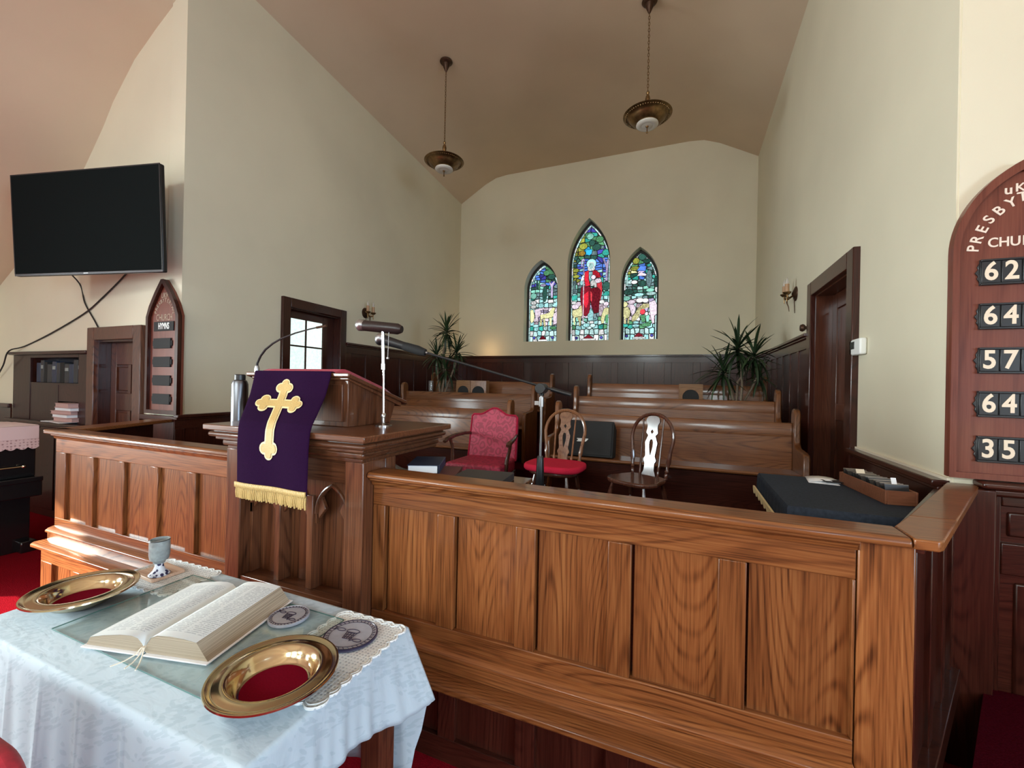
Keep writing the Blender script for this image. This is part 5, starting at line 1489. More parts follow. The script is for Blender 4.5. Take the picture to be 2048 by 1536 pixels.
for k, (tx, z) in enumerate(zip(rows, (2.172, 1.947, 1.722, 1.500, 1.270))):
    h = 0.066
    ear = []
    for s in (-1, 1):
        ear.append([(1.55 + s * 0.155, z - 0.05), (1.55 + s * 0.164, z - 0.03), (1.55 + s * 0.160, z - 0.018), (1.55 + s * 0.172, z), (1.55 + s * 0.160, z + 0.018), (1.55 + s * 0.164, z + 0.03), (1.55 + s * 0.155, z + 0.05)])
    q = MB().box(1.395, 1.705, BY + 0.002, BY + 0.013, z - h, z + h)
    for e in ear: q.prism(e, BY + 0.004, BY + 0.013, 'y')
    hol = obj('number_holder', q, tile_m, hb, 0.002)
    obj('slot_rail', MB().box(1.395, 1.705, BY - 0.008, BY + 0.004, z + h - 0.010, z + h).box(1.395, 1.705, BY - 0.008, BY + 0.004, z - h, z - h + 0.010), tile_m, hol, 0.002)
    for i in range(4):
        x = 1.4345 + 0.077 * i
        obj('number_card', MB().box(x - 0.036, x + 0.036, BY - 0.004, BY + 0.002, z - h + 0.011, z + h - 0.011), tile_m, hol, 0.002)
        if i < len(tx):
            put_text('numeral', tx[i], x, BY - 0.0045, z, 0.130, dig_m, hol, sx=0.84, off=0.0028)

hb2 = root('hymn_board', (-5.44, YF, 1.13), 'smaller pointed hymn board with empty black number slots on the left wall', 'hymn board')
LYb = YF - 0.05
out = [(-5.742, 1.137), (-5.146, 1.137), (-5.146, 2.24), (-5.20, 2.36), (-5.30, 2.51), (-5.425, 2.655), (-5.475, 2.655), (-5.59, 2.51), (-5.69, 2.36), (-5.742, 2.24)]
inn = [(-5.700, 1.18), (-5.196, 1.18), (-5.196, 2.235), (-5.245, 2.345), (-5.335, 2.475), (-5.45, 2.61), (-5.555, 2.475), (-5.645, 2.345), (-5.700, 2.235)]
obj('board', MB().prism(out, LYb + 0.014, YF - 0.003, 'y'), board_w, hb2, 0.003)
obj('frame', xform(cut_mesh([out, inn], 0.04), T(0, LYb + 0.0, 0) @ FRONT), mah_v, hb2, 0.008)
put_text('lettering', 'UKR', -5.45, LYb + 0.012, 2.475, 0.085, old_m, hb2, sx=0.8)
put_text('lettering', 'CHURCH', -5.45, LYb + 0.012, 2.225, 0.105, old_m, hb2, sx=0.68)
for i, ch_ in enumerate('PRESBYTERIAN'):
    a = math.radians(168 - i * 156 / 11)
    put_text('letter', ch_, -5.45 + 0.165 * math.cos(a), LYb + 0.012, 2.255 + 0.165 * math.sin(a), 0.062, old_m, hb2, a - PI / 2)
obj('title_plate', MB().box(-5.63, -5.27, LYb + 0.004, LYb + 0.014, 2.075, 2.18), black_m, hb2)
put_text('lettering', 'HYMNS', -5.445, LYb + 0.003, 2.127, 0.10, white_p, hb2, sx=0.60, off=0.0012)
for z in (1.935, 1.725, 1.515, 1.305):
    obj('number_slot', MB().box(-5.625, -5.31, LYb - 0.002, LYb + 0.014, z - 0.058, z + 0.058).box(-5.645, -5.625, LYb + 0.002, LYb + 0.014, z - 0.03, z + 0.03).box(-5.31, -5.29, LYb + 0.002, LYb + 0.014, z - 0.03, z + 0.03), black_m, hb2, 0.004)

# ------------------------------------------------------------------ television and its cables
tv = root('television', (-6.03, 2.45, 3.2), 'large flat black television tilted from the left corner wall', 'television')
MV = T(-6.03, 2.449, 3.21) @ RZ(math.radians(12.35)) @ RX(math.radians(3.0))
W2, H2 = 0.99, 0.557
obj('screen', MB(MV).box(-W2 + 0.012, W2 - 0.012, -0.004, 0.002, -H2 + 0.026, H2 - 0.012), screen, tv)
obj('case', MB(MV).box(-W2, W2, 0.0, 0.05, -H2, H2), black, tv, 0.012)
obj('bezel', MB(MV).box(-W2, W2, -0.006, 0.0, -H2, -H2 + 0.026), plain('dark_steel', (0.10, 0.10, 0.105), 0.3, metal=0.9), tv, 0.003)
obj('bezel', MB(MV).box(-W2, -W2 + 0.012, -0.006, 0, -H2 + .026, H2).box(W2 - 0.012, W2, -0.006, 0, -H2 + .026, H2).box(-W2 + .012, W2 - .012, -0.006, 0, H2 - 0.012, H2), black, tv)
obj('badge', MB(MV).box(-0.03, 0.03, -0.008, -0.005, -H2 + 0.008, -H2 + 0.018), nickel, tv)
obj('wall_bracket', MB().box(-6.25, -5.85, 2.60, 2.66, 3.05, 3.35).tube([(-6.05, 2.6, 3.2), (-6.05, YF, 3.2)], 0.04, 8).box(-6.2, -5.9, YF - 0.02, YF, 3.05, 3.35), black, tv)
cab = plain('black_cable', (0.02, 0.017, 0.015), 0.6)
def smooth_path(pts, n=6):
    out = []
    P = [Vector(p) for p in pts]
    for i in range(len(P) - 1):
        p0, p1, p2, p3 = P[max(i - 1, 0)], P[i], P[i + 1], P[min(i + 2, len(P) - 1)]
        for k in range(n):
            t = k / n
            out.append(0.5 * ((2 * p1) + (p2 - p0) * t + (2 * p0 - 5 * p1 + 4 * p2 - p3) * t * t + (3 * p1 - p0 - 3 * p2 + p3) * t ** 3))
    out.append(P[-1])
    return out
YC = YF - 0.014
c1 = [(-6.20, YC - 0.15, 3.0), (-6.25, YC - 0.02, 2.82), (-6.33, YC, 2.76), (-6.80, YC, 2.52), (-7.20, YC, 2.35), (-8.02, YC, 2.12), (-8.75, YC, 1.955), (-8.98, YC - 0.08, 1.88), (-9.2, YC - 0.06, 1.68), (-9.5, YC - .03, 1.50)]
tag(obj('cable', MB().tube(smooth_path(c1), 0.009, 6), cab), 'long black cable sagging from the television to the left edge', 'cable')
c2 = [(-7.30, YC - 0.2, 2.95), (-7.32, YC, 2.75), (-7.18, YC, 2.49), (-6.95, YC, 2.26), (-6.86, YC, 2.165)]
tag(obj('cable', MB().tube(smooth_path(c2), 0.008, 6), cab), 'short black cable from the television down to the door frame', 'cable')

# ------------------------------------------------------------------ bookcase, books and papers
bk = root('bookcase', (-8.05, YF + 0.15, FLZ), 'dark wooden bookcase set in the wall beside the left door', 'bookcase')
bx0, bx1, by0, by1 = -9.08, -7.045, YF - 0.012, YF + 0.32
obj('side', MB().box(bx0, bx0 + 0.50, by0, by0 + 0.03, 0.92, 1.83), case_w, bk, 0.003)
obj('side', MB().box(bx1 - 0.26, bx1, by0, by0 + 0.03, 0.92, 1.83), case_w, bk, 0.003)
obj('back', MB().box(bx0, bx1, by1 - 0.03, by1 - 0.01, FLZ, 1.85), mah_v, bk)
obj('cornice', MB().box(bx0 - 0.04, bx1 + 0.005, by0 - 0.05, by0 + 0.05, 1.83, 1.875), case_w, bk, 0.012)
obj('inner_side', MB().box(bx0 + 0.47, bx0 + 0.50, by0 + 0.03, by1 - 0.03, 0.92, 1.83), mah_v, bk)
obj('inner_side', MB().box(bx1 - 0.26, bx1 - 0.23, by0 + 0.03, by1 - 0.03, 0.92, 1.83), mah_v, bk)
obj('head', MB().box(bx0 + 0.5, bx1 - 0.26, by0, by0 + 0.03, 1.79, 1.83), case_w, bk)
obj('top', MB().box(bx0, bx1, by0 + 0.05, by1 - 0.03, 1.83, 1.85), case_w, bk)
obj('shelf', MB().box(bx0 + 0.02, bx1 - 0.02, by0 + 0.005, by1 - 0.03, 1.42, 1.445), case_w, bk)
obj('panel', MB().box(bx0 + 0.5, -7.82, by0 + 0.006, by0 + 0.025, 0.92, 1.42), case_w, bk)
obj('panel', MB().box(-7.82, bx1 - 0.26, by0 + 0.01, by0 + 0.025, 1.20, 1.42), case_w, bk)
obj('counter', MB().box(bx0, bx1, YF - 0.10, by1 - 0.03, 0.885, 0.92), mah_h, bk, 0.004)
obj('cupboard', MB().box(bx0, bx1 - 0.02, YF - 0.06, YF - 0.01, FLZ, 0.885), case_w, bk, 0.004)
for a, b in ((-9.0, -8.36), (-8.32, -7.72), (-7.68, -7.12)):
    obj('cupboard_door', MB().box(a, b, YF - 0.078, YF - 0.06, FLZ + 0.1, 0.85), case_w, bk, 0.006)
rb = random.Random(9)
x = -8.50
i = 0
while x < -7.36:
    w_ = rb.uniform(0.09, 0.135)
    h = rb.uniform(0.25, 0.32)
    o = root('hymnal', (x + w_ / 2, by0 + 0.12, 1.446), 'dark hymnal, %s from the left on the upper shelf of the bookcase' % ORD[i], 'book', 'dark hymnals in the bookcase')
    col = [navy_b, charcoal, black_m, charcoal][i % 4]
    obj('cover', MB().box(x, x + w_ - 0.006, by0 + 0.035, by0 + 0.20, 1.446, 1.446 + h), col, o, 0.006)
    if i % 3 == 1: obj('spine_label', MB().box(x + 0.015, x + w_ - 0.021, by0 + 0.033, by0 + 0.036, 1.446 + h * 0.62, 1.446 + h * 0.78), stone_m, o)
    x += w_; i += 1
names = ['lowest pink edged book of the small stack by the left door', 'second book from the bottom of the small pink stack', 'third book from the bottom of the small pink stack, jutting left', 'fourth book up in the small pink stack', 'topmost book of the small pink stack by the left door']
z = 0.945
for k, (a, h, w_, dx) in enumerate(((0.03, .05, .44, .02), (-0.04, .045, .42, -.01), (0.05, .042, .46, -.05), (0.0, .045, .40, .05), (-0.05, .055, .38, .06))):
    M_ = T(-7.72 + dx, by0 - 0.08, z) @ RZ(a)
    b = root('song_book', tuple(M_.to_translation()), names[k], 'book')
    obj('page_block', MB(M_).box(0.01, w_ - 0.01, 0.0, 0.20, 0.006, h - 0.006), paper if k % 2 else pinkbook, b)
    obj('cover', MB(M_).box(0, w_, -0.006, 0.21, 0, 0.006).box(0, w_, -0.006, 0.21, h - 0.006, h), pinkbook, b, 0.002)
    z += h + 0.001
for k, (x, a, lb) in enumerate(((-8.02, 0.1, 'lower sheet of the white papers under the pink book stack'), (-7.92, -0.12, 'upper sheet of the white papers under the pink book stack'))):
    tag(obj('paper_sheet', MB(T(x, by0 - 0.085, 0.923 + 0.009 * k) @ RZ(a)).box(0, 0.55, 0, 0.24, 0, 0.008), paper), lb, 'paper')

# ------------------------------------------------------------------ black upright piano with a lace runner
pn = root('piano', (-6.9, 1.7, FLZ), 'black upright piano at the left edge of the picture', 'piano')
py0, py1 = 1.05, 2.29
obj('case', MB().box(-7.35, -6.52, py0, py1, 0.45, 0.965), piano_b, pn, 0.010)
obj('lid', MB().box(-7.38, -6.485, py0 - 0.02, py1 + 0.02, 0.965, 0.995), piano_b, pn, 0.010)
obj('key_bed', MB().box(-7.3, -6.40, py0, py1 + 0.015, 0.25, 0.45), piano_b, pn, 0.012)
obj('key_slip', MB().box(-6.41, -6.385, py0, py1 + 0.015, 0.41, 0.46), piano_b, pn, 0.008)
obj('lower_panel', MB().box(-7.3, -6.56, py0, py1 - 0.02, FLZ, 0.25), piano_b, pn, 0.008)
obj('toe_block', MB().box(-6.62, -6.46, py1 - 0.12, py1 - 0.0, FLZ, FLZ + 0.12), piano_b, pn, 0.01)
obj('fall_rod', MB().tube([(-6.46, py0 + 0.05, 0.575), (-6.46, 2.17, 0.575)], 0.007, 8), brass, pn)
obj('rod_knob', MB().lathe([(0, -0.018), (0.015, -0.01), (0.018, 0), (0.015, 0.01), (0, 0.018)], (-6.46, 2.18, 0.575), 12), brass, pn)
def lace(name, col, dot, hole=True, sc=120):
    m, nt, b = mat_new(name)
    v = coords(nt, rand=False)
    vo = N(nt, 'ShaderNodeTexVoronoi'); vo.inputs['Scale'].default_value = sc; vo.inputs['Randomness'].default_value = 0.25
    nt.links.new(v, vo.inputs['Vector'])
    r = ramp(nt, [(0.20, dot), (0.36, col)])
    nt.links.new(vo.outputs['Distance'], r.inputs[0])
    nt.links.new(r.outputs[0], b.inputs['Base Color'])
    bp = N(nt, 'ShaderNodeBump'); bp.inputs['Strength'].default_value = 0.5; bp.inputs['Distance'].default_value = 0.003
    nt.links.new(vo.outputs['Distance'], bp.inputs['Height'])
    nt.links.new(bp.outputs[0], b.inputs['Normal'])
    b.inputs['Roughness'].default_value = 0.9
    return m
pinklace = lace('pink_lace', (0.62, 0.45, 0.42), (0.33, 0.20, 0.19), sc=34)
pinkcl = plain('pink_linen', (0.66, 0.50, 0.47), 0.85)
pr = root('piano_runner', (-6.8, 1.9, 1.0), 'pale pink linen runner with a lace edge draped over the black piano', 'cloth')
obj('linen', MB().box(-7.2, -6.47, py0 + 0.1, py1 + 0.005, 0.997, 1.004).box(-6.478, -6.470, py0 + 0.1, py1 + 0.005, 0.86, 1.004), pinkcl, pr, 0.004)
q = MB()
sc_ = [(py0 + 0.1, 0.862)]
n = 14
for i in range(n):
    for k in range(1, 7):
        t = (i + k / 6) / n
        sc_.append((py0 + 0.1 + (py1 - py0 - 0.095) * t, 0.775 - 0.022 * abs(math.sin(PI * k / 6))))
sc_.append((py1 + 0.005, 0.862))
q.prism(sc_, -6.478, -6.471, 'x')
obj('lace_edge', q, pinklace, pr)
obj('linen_fall', MB().box(-7.1, -6.55, py1 + 0.021, py1 + 0.027, 0.86, 1.004).box(-7.1, -6.55, py1 + 0.0, py1 + 0.027, 0.998, 1.004), pinkcl, pr, 0.003)

# ------------------------------------------------------------------ communion table and what lies on it
TZ = 0.58
TX0, TX1, TY0, TY1 = -2.525, -1.0, 0.728, 1.392
ct = root('communion_table', (-1.76, 1.06, FLZ), 'dark wooden communion table under the white cloth', 'table')
obj('top', MB().box(TX0 + 0.005, TX1 - 0.005, TY0 + 0.005, TY1 - 0.005, TZ - 0.035, TZ - 0.002), mah_h, ct, 0.004)
for x in (TX0 + 0.07, TX1 - 0.07):
    for y in (TY0 + 0.07, TY1 - 0.07):
        obj('leg', MB().box(x - 0.045, x + 0.045, y - 0.045, y + 0.045, FLZ, TZ - 0.035), door_w, ct, 0.006)
obj('apron', MB().box(TX0 + 0.1, TX1 - 0.1, TY0 + 0.03, TY0 + 0.05, TZ - 0.14, TZ - 0.035).box(TX0 + 0.1, TX1 - 0.1, TY1 - 0.05, TY1 - 0.03, TZ - 0.14, TZ - 0.035), mah_h, ct)
def damask_white():
    m, nt, b = mat_new('white_damask')
    cols = []
    tc0 = N(nt, 'ShaderNodeTexCoord')
    sx = N(nt, 'ShaderNodeSeparateXYZ'); nt.links.new(tc0.outputs['Object'], sx.inputs[0])
    su = N(nt, 'ShaderNodeMath', operation='SUBTRACT'); nt.links.new(sx.outputs[0], su.inputs[0]); nt.links.new(sx.outputs[2], su.inputs[1])
    sv = N(nt, 'ShaderNodeMath', operation='ADD'); nt.links.new(sx.outputs[1], sv.inputs[0]); nt.links.new(sx.outputs[2], sv.inputs[1])
    cb_ = N(nt, 'ShaderNodeCombineXYZ'); nt.links.new(su.outputs[0], cb_.inputs[0]); nt.links.new(sv.outputs[0], cb_.inputs[1])
    for rot, sc, th_ in ((0.6, (46, 17, 1), 0.30), (-0.75, (19, 44, 1), 0.28), (1.9, (40, 15, 1), 0.22)):
        mp = N(nt, 'ShaderNodeMapping'); mp.vector_type = 'TEXTURE' if False else 'POINT'
        r0 = N(nt, 'ShaderNodeVectorRotate'); r0.rotation_type = 'Z_AXIS'; r0.inputs['Angle'].default_value = rot
        nt.links.new(cb_.outputs[0], r0.inputs['Vector'])
        mp.inputs['Scale'].default_value = sc
        nt.links.new(r0.outputs[0], mp.inputs['Vector'])
        vo = N(nt, 'ShaderNodeTexVoronoi'); vo.voronoi_dimensions = '2D'; vo.inputs['Scale'].default_value = 1.0; vo.inputs['Randomness'].default_value = 1.0
        nt.links.new(mp.outputs[0], vo.inputs['Vector'])
        lt = N(nt, 'ShaderNodeMapRange'); lt.inputs['From Min'].default_value = th_; lt.inputs['From Max'].default_value = th_ + 0.06; lt.inputs['To Min'].default_value = 1.0; lt.inputs['To Max'].default_value = 0.0
        nt.links.new(vo.outputs['Distance'], lt.inputs['Value'])
        # sprigs: leaves only in patches
        no_ = N(nt, 'ShaderNodeTexNoise'); no_.inputs['Scale'].default_value = 7.0
        ad_ = N(nt, 'ShaderNodeVectorMath', operation='ADD'); ad_.inputs[1].default_value = (rot * 3, 1.0, 0)
        nt.links.new(cb_.outputs[0], ad_.inputs[0]); nt.links.new(ad_.outputs[0], no_.inputs['Vector'])
        gt_ = N(nt, 'ShaderNodeMath', operation='GREATER_THAN'); gt_.inputs[1].default_value = 0.52
        nt.links.new(no_.outputs['Fac'], gt_.inputs[0])
        ml_ = N(nt, 'ShaderNodeMath', operation='MULTIPLY'); nt.links.new(lt.outputs[0], ml_.inputs[0]); nt.links.new(gt_.outputs[0], ml_.inputs[1])
        cols.append(ml_.outputs[0])
    mx_ = N(nt, 'ShaderNodeMath', operation='MAXIMUM')
    nt.links.new(cols[0], mx_.inputs[0]); nt.links.new(cols[1], mx_.inputs[1])
    mx2_ = N(nt, 'ShaderNodeMath', operation='MAXIMUM'); nt.links.new(mx_.outputs[0], mx2_.inputs[0]); nt.links.new(cols[2], mx2_.inputs[1])
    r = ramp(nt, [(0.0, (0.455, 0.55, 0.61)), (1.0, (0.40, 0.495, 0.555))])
    nt.links.new(mx2_.outputs[0], r.inputs[0])
    nt.links.new(r.outputs[0], b.inputs['Base Color'])
    no = N(nt, 'ShaderNodeTexNoise'); no.inputs['Scale'].default_value = 8; no.inputs['Detail'].default_value = 3; no.inputs['Distortion'].default_value = 0.8
    tc = coords(nt, (1.0, 2.2, 1.0), rand=False, rot=(0, 0, 0.5))
    nt.links.new(tc, no.inputs['Vector'])
    bp = N(nt, 'ShaderNodeBump'); bp.inputs['Strength'].default_value = 0.25; bp.inputs['Distance'].default_value = 0.012
    nt.links.new(no.outputs['Fac'], bp.inputs['Height'])
    nt.links.new(bp.outputs[0], b.inputs['Normal'])
    b.inputs['Roughness'].default_value = 0.7
    b.inputs['Specular IOR Level'].default_value = 0.2
    return m
linen = damask_white()
tc_ = root('tablecloth', (-1.76, 1.06, TZ), 'white damask tablecloth with leaf pattern draped over the communion table', 'tablecloth')
per = []
nf = 150
dr = lambda side, t: {0: 0.66, 1: 0.245 + 0.02 * math.sin(t * 9) + 0.03 * t * t, 2: 0.64, 3: 0.5}[side]
cs_ = [((TX0, TY0), (TX1, TY0), (0, -1)), ((TX1, TY0), (TX1, TY1), (1, 0)), ((TX1, TY1), (TX0, TY1), (0, 1)), ((TX0, TY1), (TX0, TY0), (-1, 0))]
for sd, (a, b, n) in enumerate(cs_):
    for k in range(nf):
        t = k / nf
        per.append((a[0] + (b[0] - a[0]) * t, a[1] + (b[1] - a[1]) * t, n[0], n[1], dr(sd, t), sd, t))
m = len(per)
rows_ = 16
pts = []
for j in range(rows_ + 1):
    h = max(0, (j - 1)) / (rows_ - 1)
    for i, (x, y, nx, ny, d, sd, t) in enumerate(per):
        dd = d
        if sd == 2 and t < 0.035: dd = 0.29 + (0.64 - 0.29) * max(0, (t - 0.008) / 0.027)
        if sd == 0 and t > 0.93: dd = 0.66 + (0.25 - 0.66) * ((t - 0.93) / 0.07) ** 1.2
        p2, n2 = per[i - 4], per[(i + 4) % m]
        ax, ay = nx + p2[2] + n2[2], ny + p2[3] + n2[3]
        l = math.hypot(ax, ay); ax, ay = ax / l, ay / l
        off = 0.0 if j == 0 else 0.010
        amp = (0.016 if sd != 1 else 0.006) * h
        off += amp * (1.2 + math.sin(i * 0.232 + 1.0) * 0.8 + 0.5 * math.sin(i * 0.489))
        if sd == 0:
            for xc in (-2.40, -2.19, -1.97, -1.74, -1.50, -1.27):
                off += 0.005 * math.exp(-((x - xc) / 0.007) ** 2) * min(1, h * 6)
        wc = math.exp(-((x - TX1) ** 2 + (y - TY1) ** 2) / 0.014)
        fx, fy = 0.085 * wc * h, 0.045 * wc * h
        if sd == 2: fx *= 0.6 if t < 0.05 else 0.15
        z = TZ + 0.004 if j == 0 else TZ - 0.004 - dd * h
        pts.append((x + ax * off + fx, y + ay * off + fy, z))
cm = MB().grid(pts, m, rows_ + 1, closed=True)
cm.f.append(tuple(range(m)))
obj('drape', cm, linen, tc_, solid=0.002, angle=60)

doily_m = lace('crochet_lace', (0.74, 0.78, 0.78), (0.40, 0.45, 0.48), sc=75)
def doily(name, x0, x1, y0, y1, z, label, rz=0.0):
    cx, cy = (x0 + x1) / 2, (y0 + y1) / 2
    pts = []
    hx, hy = (x1 - x0) / 2, (y1 - y0) / 2
    def edge(ax, ay, bx, by):
        L = math.hypot(bx - ax, by - ay); n = max(3, int(L / 0.045))
        nx, ny = (by - ay) / L, -(bx - ax) / L
        for i in range(n):
            for k in range(6):
                t = (i + k / 6) / n
                o_ = 0.012 * math.sin(PI * k / 6)
                pts.append((ax + (bx - ax) * t + nx * o_, ay + (by - ay) * t + ny * o_))
    edge(-hx, -hy, hx, -hy); edge(hx, -hy, hx, hy); edge(hx, hy, -hx, hy); edge(-hx, hy, -hx, -hy)
    d = root(name, (cx, cy, z), label, 'doily', None, rz)
    obj('lace', MB().prism(pts, 0.0, 0.0035, 'z'), doily_m, d, local=True)
    ed = MB().tube([(p[0] * 0.985, p[1] * 0.985, 0.004) for p in pts] + [(pts[0][0] * .985, pts[0][1] * .985, 0.004)], 0.0032, 5)
    ed.tube([(p[0] * 0.93, p[1] * 0.93, 0.004) for p in pts] + [(pts[0][0] * .93, pts[0][1] * .93, 0.004)], 0.0025, 5)
    obj('corded_edge', ed, doily_m, d, local=True)
doily('doily', -1.29, -0.985, 0.93, 1.375, TZ + 0.0045, 'white crochet doily at the right end of the communion table', 0.02)
doily('doily', -2.50, -2.10, 1.14, 1.39, TZ + 0.0045, 'white crochet doily under the goblet board', 0.03)

gs = obj('glass_sheet', MB().box(-2.195, -1.245, 0.822, 1.318, TZ + 0.0085, TZ + 0.0135), tableglass)
gs.data.materials.append(plain('glass_edge_green', (0.10, 0.20, 0.18), 0.2))
for p in gs.data.polygons:
    if abs(p.normal.z) < 0.5: p.material_index = 1
tag(gs, 'clear glass sheet lying on the white tablecloth under the open bible', 'glass sheet')
GZ = TZ + 0.0138
# open bible
def page_mat():
    m, nt, b = mat_new('printed_page')
    v = coords(nt, rand=False)
    sx = N(nt, 'ShaderNodeSeparateXYZ'); nt.links.new(v, sx.inputs[0])
    def mth(op, a, b_=None, c=None):
        n = N(nt, 'ShaderNodeMath', operation=op)
        for i, q in enumerate((a, b_, c)):
            if q is None: continue
            if isinstance(q, (int, float)): n.inputs[i].default_value = q
            else: nt.links.new(q, n.inputs[i])
        return n.outputs[0]
    row = mth('GREATER_THAN', mth('FRACT', mth('MULTIPLY', sx.outputs[1], 105.0)), 0.45)
    ax = mth('ABSOLUTE', sx.outputs[0])
    c1 = mth('MULTIPLY', mth('GREATER_THAN', ax, 0.030), mth('LESS_THAN', ax, 0.110))
    c2 = mth('MULTIPLY', mth('GREATER_THAN', ax, 0.122), mth('LESS_THAN', ax, 0.200))
    cols = mth('MAXIMUM', c1, c2)
    yy = mth('MULTIPLY', mth('GREATER_THAN', sx.outputs[1], 0.03), mth('LESS_THAN', sx.outputs[1], 0.375))
    no = N(nt, 'ShaderNodeTexNoise'); no.inputs['Scale'].default_value = 120
    nt.links.new(v, no.inputs['Vector'])
    wd = mth('GREATER_THAN', no.outputs['Fac'], 0.44)
    mask = mth('MULTIPLY', mth('MULTIPLY', row, cols), mth('MULTIPLY', yy, wd))
    r = ramp(nt, [(0.0, (0.74, 0.80, 0.81)), (1.0, (0.52, 0.58, 0.61))])
    nt.links.new(mask, r.inputs[0])
    nt.links.new(r.outputs[0], b.inputs['Base Color'])
    b.inputs['Roughness'].default_value = 0.75
    return m
pg_edge = plain('page_edges', (0.50, 0.42, 0.30), 0.8, noise=0.25, nscale=220)
def edge_lines():
    m, nt, b = mat_new('page_edge_lines')
    v = coords(nt, (0, 1.5, 420), rand=False)
    no = N(nt, 'ShaderNodeTexNoise'); no.inputs['Scale'].default_value = 1.0; no.inputs['Detail'].default_value = 2
    nt.links.new(v, no.inputs['Vector'])
    r = ramp(nt, [(0.3, (0.22, 0.175, 0.12)), (0.7, (0.52, 0.43, 0.31))])
    nt.links.new(no.outputs['Fac'], r.inputs[0]); nt.links.new(r.outputs[0], b.inputs['Base Color'])
    b.inputs['Roughness'].default_value = 0.8
    return m
bb = root('open_bible', (-1.705, 0.872, GZ), 'large open bible with printed pages on the glass sheet', 'bible', rz=math.radians(13))
BL = 0.405
obj('cover_board', MB().box(-0.252, -0.006, -0.012, BL + 0.012, 0.0, 0.005).box(0.006, 0.258, -0.012, BL + 0.012, 0.0, 0.005), paper, bb, 0.002, local=True, label='white cover boards')
prof = [(-0.228, 0.034), (-0.17, 0.046), (-0.10, 0.056), (-0.055, 0.058), (-0.028, 0.052), (-0.012, 0.038), (0.0, 0.022), (0.010, 0.040), (0.025, 0.060), (0.05, 0.070), (0.10, 0.073), (0.16, 0.070), (0.205, 0.064)]
pm = MB()
ny = 8
pm.grid([(x, BL * j / (ny - 1), z) for j in range(ny) for x, z in prof], len(prof), ny)
obj('page', pm, page_mat(), bb, local=True, angle=70)
body = [(-0.244, 0.0055)] + [(x, z - 0.0015) for x, z in prof] + [(0.250, 0.0055), (0.004, 0.0055), (0.0, 0.012), (-0.004, 0.0055)]
obj('page_block', MB().prism(body, 0.001, BL - 0.001, 'y'), edge_lines(), bb, local=True, label='cream page edges')
rb_ = MB()
for dx in (-0.012, 0.004, 0.016):
    rb_.tube([(0.0, 0.02, 0.026), (dx * 0.4, -0.006, 0.026), (dx, -0.020, 0.010), (dx * 2.2, -0.045, 0.002), (dx * 3.5, -0.075, 0.002)], 0.0022, 5)
obj('ribbon', rb_, cream, bb, local=True)

# brass offering plates
def plate(x, y, z, label):
    p = root('offering_plate', (x, y, z), label, 'offering plate', 'brass offering plates')
    prof = [(0.0, 0.0), (0.085, 0.0), (0.098, 0.004), (0.118, 0.030), (0.128, 0.046), (0.140, 0.050), (0.160, 0.0475), (0.166, 0.046), (0.178, 0.049), (0.184, 0.054), (0.183, 0.059), (0.176, 0.0595), (0.166, 0.0525), (0.160, 0.054), (0.143, 0.0575), (0.132, 0.058), (0.124, 0.054), (0.113, 0.034), (0.104, 0.013), (0.098, 0.010), (0.0, 0.009)]
    obj('dish', MB().lathe(prof, (0, 0, 0), 72, cap=False), brass, p, local=True, angle=60)
    obj('felt_pad', MB().lathe([(0, 0.0092), (0.094, 0.0092), (0.093, 0.0125), (0, 0.013)], (0, 0, 0), 40), felt, p, local=True, label='maroon felt pad')
plate(-2.335, 0.968, GZ + 0.001, 'brass offering plate with maroon felt at the left end of the table')
plate(-1.155, 0.935, GZ + 0.001, 'brass offering plate with maroon felt in front of the lace doily')

# goblet on its board
br = obj('goblet_board', MB(T(-2.355, 1.262, TZ + 0.009) @ RZ(-0.08)).box(-0.085, 0.085, -0.068, 0.068, 0, 0.016), tray_w, bevel=0.003)
tag(br, 'small pale wooden board under the stoneware goblet', 'board')
gz = TZ + 0.0255
gb = root('goblet', (-2.31, 1.235, gz), 'grey stoneware goblet with a dark blue patterned foot on the wooden board', 'goblet')
bluem, nt, b = mat_new('blue_pattern_glaze')
v = coords(nt, rand=False)
vo = N(nt, 'ShaderNodeTexVoronoi'); vo.inputs['Scale'].default_value = 60
nt.links.new(v, vo.inputs['Vector'])
r = ramp(nt, [(0.30, (0.02, 0.02, 0.07)), (0.42, (0.62, 0.64, 0.68))]); r.color_ramp.interpolation = 'CONSTANT'
nt.links.new(vo.outputs['Distance'], r.inputs[0]); nt.links.new(r.outputs[0], b.inputs['Base Color'])
b.inputs['Roughness'].default_value = 0.3
obj('foot', MB().lathe([(0, 0), (0.040, 0), (0.043, 0.006), (0.038, 0.012), (0.024, 0.024), (0.017, 0.045), (0.018, 0.058), (0, 0.058)], (0, 0, 0), 28), bluem, gb, local=True)
obj('cup', MB().lathe([(0.0, 0.058), (0.022, 0.058), (0.026, 0.068), (0.037, 0.076), (0.041, 0.10), (0.041, 0.14), (0.040, 0.170), (0.036, 0.170), (0.036, 0.10), (0.030, 0.082), (0, 0.08)], (0, 0, 0), 28, cap=False), stone_m, gb, local=True)
obj('rim', MB().tube([(0.0395 * math.cos(2 * PI * k / 28), 0.0395 * math.sin(2 * PI * k / 28), 0.168) for k in range(29)], 0.0022, 6), tile_m, gb, local=True, label='dark rim')
obj('contents', MB().lathe([(0, 0.154), (0.036, 0.154), (0.036, 0.156), (0, 0.156)], (0, 0, 0), 24), stone_m, gb, local=True)

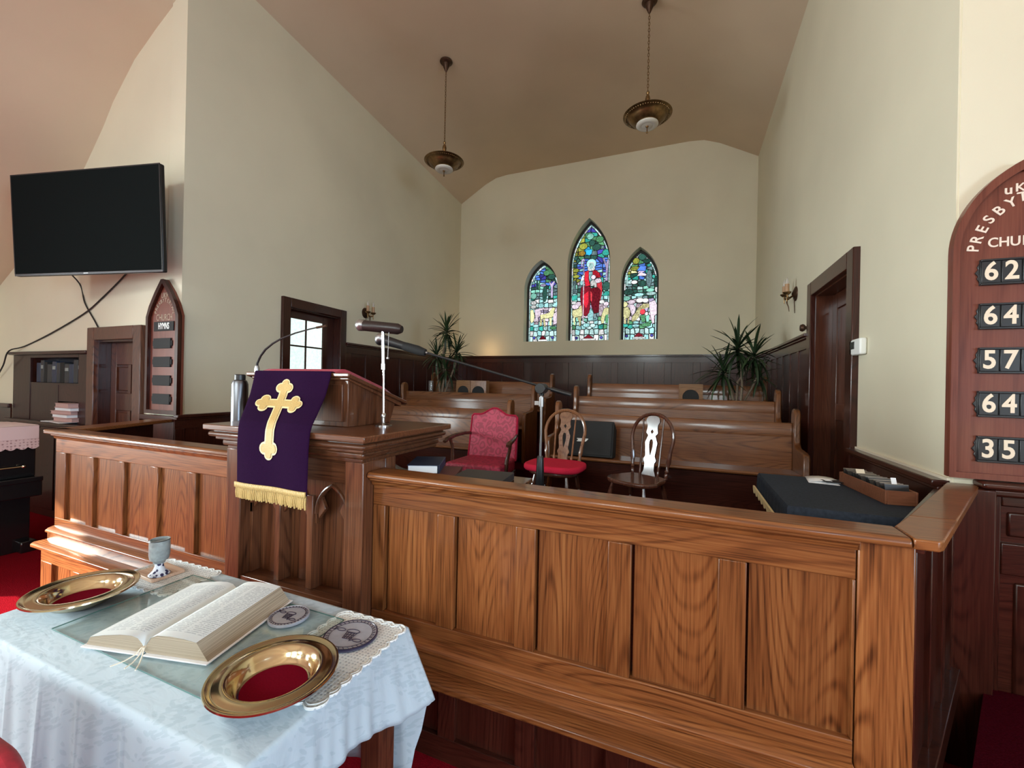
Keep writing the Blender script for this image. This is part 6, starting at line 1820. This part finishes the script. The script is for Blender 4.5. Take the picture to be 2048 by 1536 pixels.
# round inscribed trivets
grey_disc = plain('pale_grey_enamel', (0.36, 0.37, 0.42), 0.3, noise=0.1, nscale=40)
blue_ink = plain('dark_blue_enamel', (0.018, 0.014, 0.040), 0.3)
def trivet(x, y, z, r, label, rimm, thick):
    t = root('round_trivet', (x, y, z), label, 'trivet', None, 0.15)
    obj('disc', MB().lathe([(0, 0), (r * 0.97, 0), (r, thick * .4), (r * 0.97, thick), (0, thick)], (0, 0, 0), 56), grey_disc, t, local=True)
    obj('rim', MB().lathe([(r * 0.94, thick), (r * 0.955, thick + 0.0022), (r * 0.99, thick + 0.0015), (r * 1.0, thick * 0.3), (r * 0.985, 0.0005), (r * 0.94, 0.0006)], (0, 0, 0), 56, cap=False), rimm, t, local=True)
    ln = MB()
    zt = thick + 0.0008
    def st(pts, w_=0.0016): ln.tube([(p[0] * r, p[1] * r, zt) for p in pts], w_, 4)
    st([(0.80 * math.cos(2 * PI * k / 40), 0.80 * math.sin(2 * PI * k / 40)) for k in range(41)], 0.0010)
    for k in range(34):
        a = 2 * PI * k / 34
        st([(0.83 * math.cos(a), 0.83 * math.sin(a)), (0.91 * math.cos(a + .05), 0.91 * math.sin(a + .05))], 0.0016)
    st([(-.22, .10), (-.16, -.30), (.16, -.30), (.22, .10), (-.22, .10)])
    st([(.22 * math.cos(2 * PI * k / 16) * 1.2, .18 + .12 * math.sin(2 * PI * k / 16)) for k in range(17)])
    for k in range(3): st([(-.12 + .12 * k, .08), (-.10 + .1 * k, -.28)])
    st([(-.18, -.05), (.18, -.05)]); st([(-.17, -.18), (.17, -.18)])
    for cx, cy, s in ((-.52, .18, 1), (.46, -.30, 1)):
        st([(cx + .17 * math.cos(2 * PI * k / 14), cy + .085 * math.sin(2 * PI * k / 14)) for k in range(15)])
        st([(cx - .17, cy), (cx - .28, cy + .09), (cx - .28, cy - .09), (cx - .17, cy)])
    obj('engraving', ln, blue_ink, t, local=True)
trivet(-1.452, 1.235, GZ + 0.0005, 0.076, 'small round grey trivet engraved with loaves and fishes on the glass sheet', grey_disc, 0.010)
trivet(-1.142, 1.243, TZ + 0.0095, 0.098, 'larger round trivet with a dark blue rim on the crochet doily', blue_ink, 0.010)

# red upholstered chair whose back just shows at the lower left corner
rc_ = root('upholstered_chair', (-1.72, 0.25, FLZ), 'red upholstered chair with its back to the communion table', 'chair')
bp_ = []
hx, zt_, rr = 0.35, 0.665, 0.13
for k in range(9):
    a = PI / 2 * k / 8
    bp_.append((-1.72 + hx - rr + rr * math.cos(a), zt_ - rr + rr * math.sin(a)))
for k in range(9):
    a = PI / 2 + PI / 2 * k / 8
    bp_.append((-1.72 - hx + rr + rr * math.cos(a), zt_ - rr + rr * math.sin(a)))
bp_ += [(-1.72 - hx + 0.02, 0.15), (-1.72 + hx - 0.02, 0.15)]
redv = plain('worn_red_velvet', (0.42, 0.02, 0.035), 0.75, noise=0.35, nscale=40, sheen=0.1)
obj('backrest', MB().prism(bp_, 0.41, 0.50, 'y'), redv, rc_, 0.035, seg=4)
obj('seat', MB().box(-2.05, -1.39, -0.10, 0.42, 0.10, 0.22), redv, rc_, 0.03)
for x in (-2.0, -1.44):
    for y in (-0.05, 0.44):
        obj('leg', MB().box(x - 0.025, x + 0.025, y - 0.025, y + 0.025, FLZ, 0.14), chair_w, rc_, 0.004)
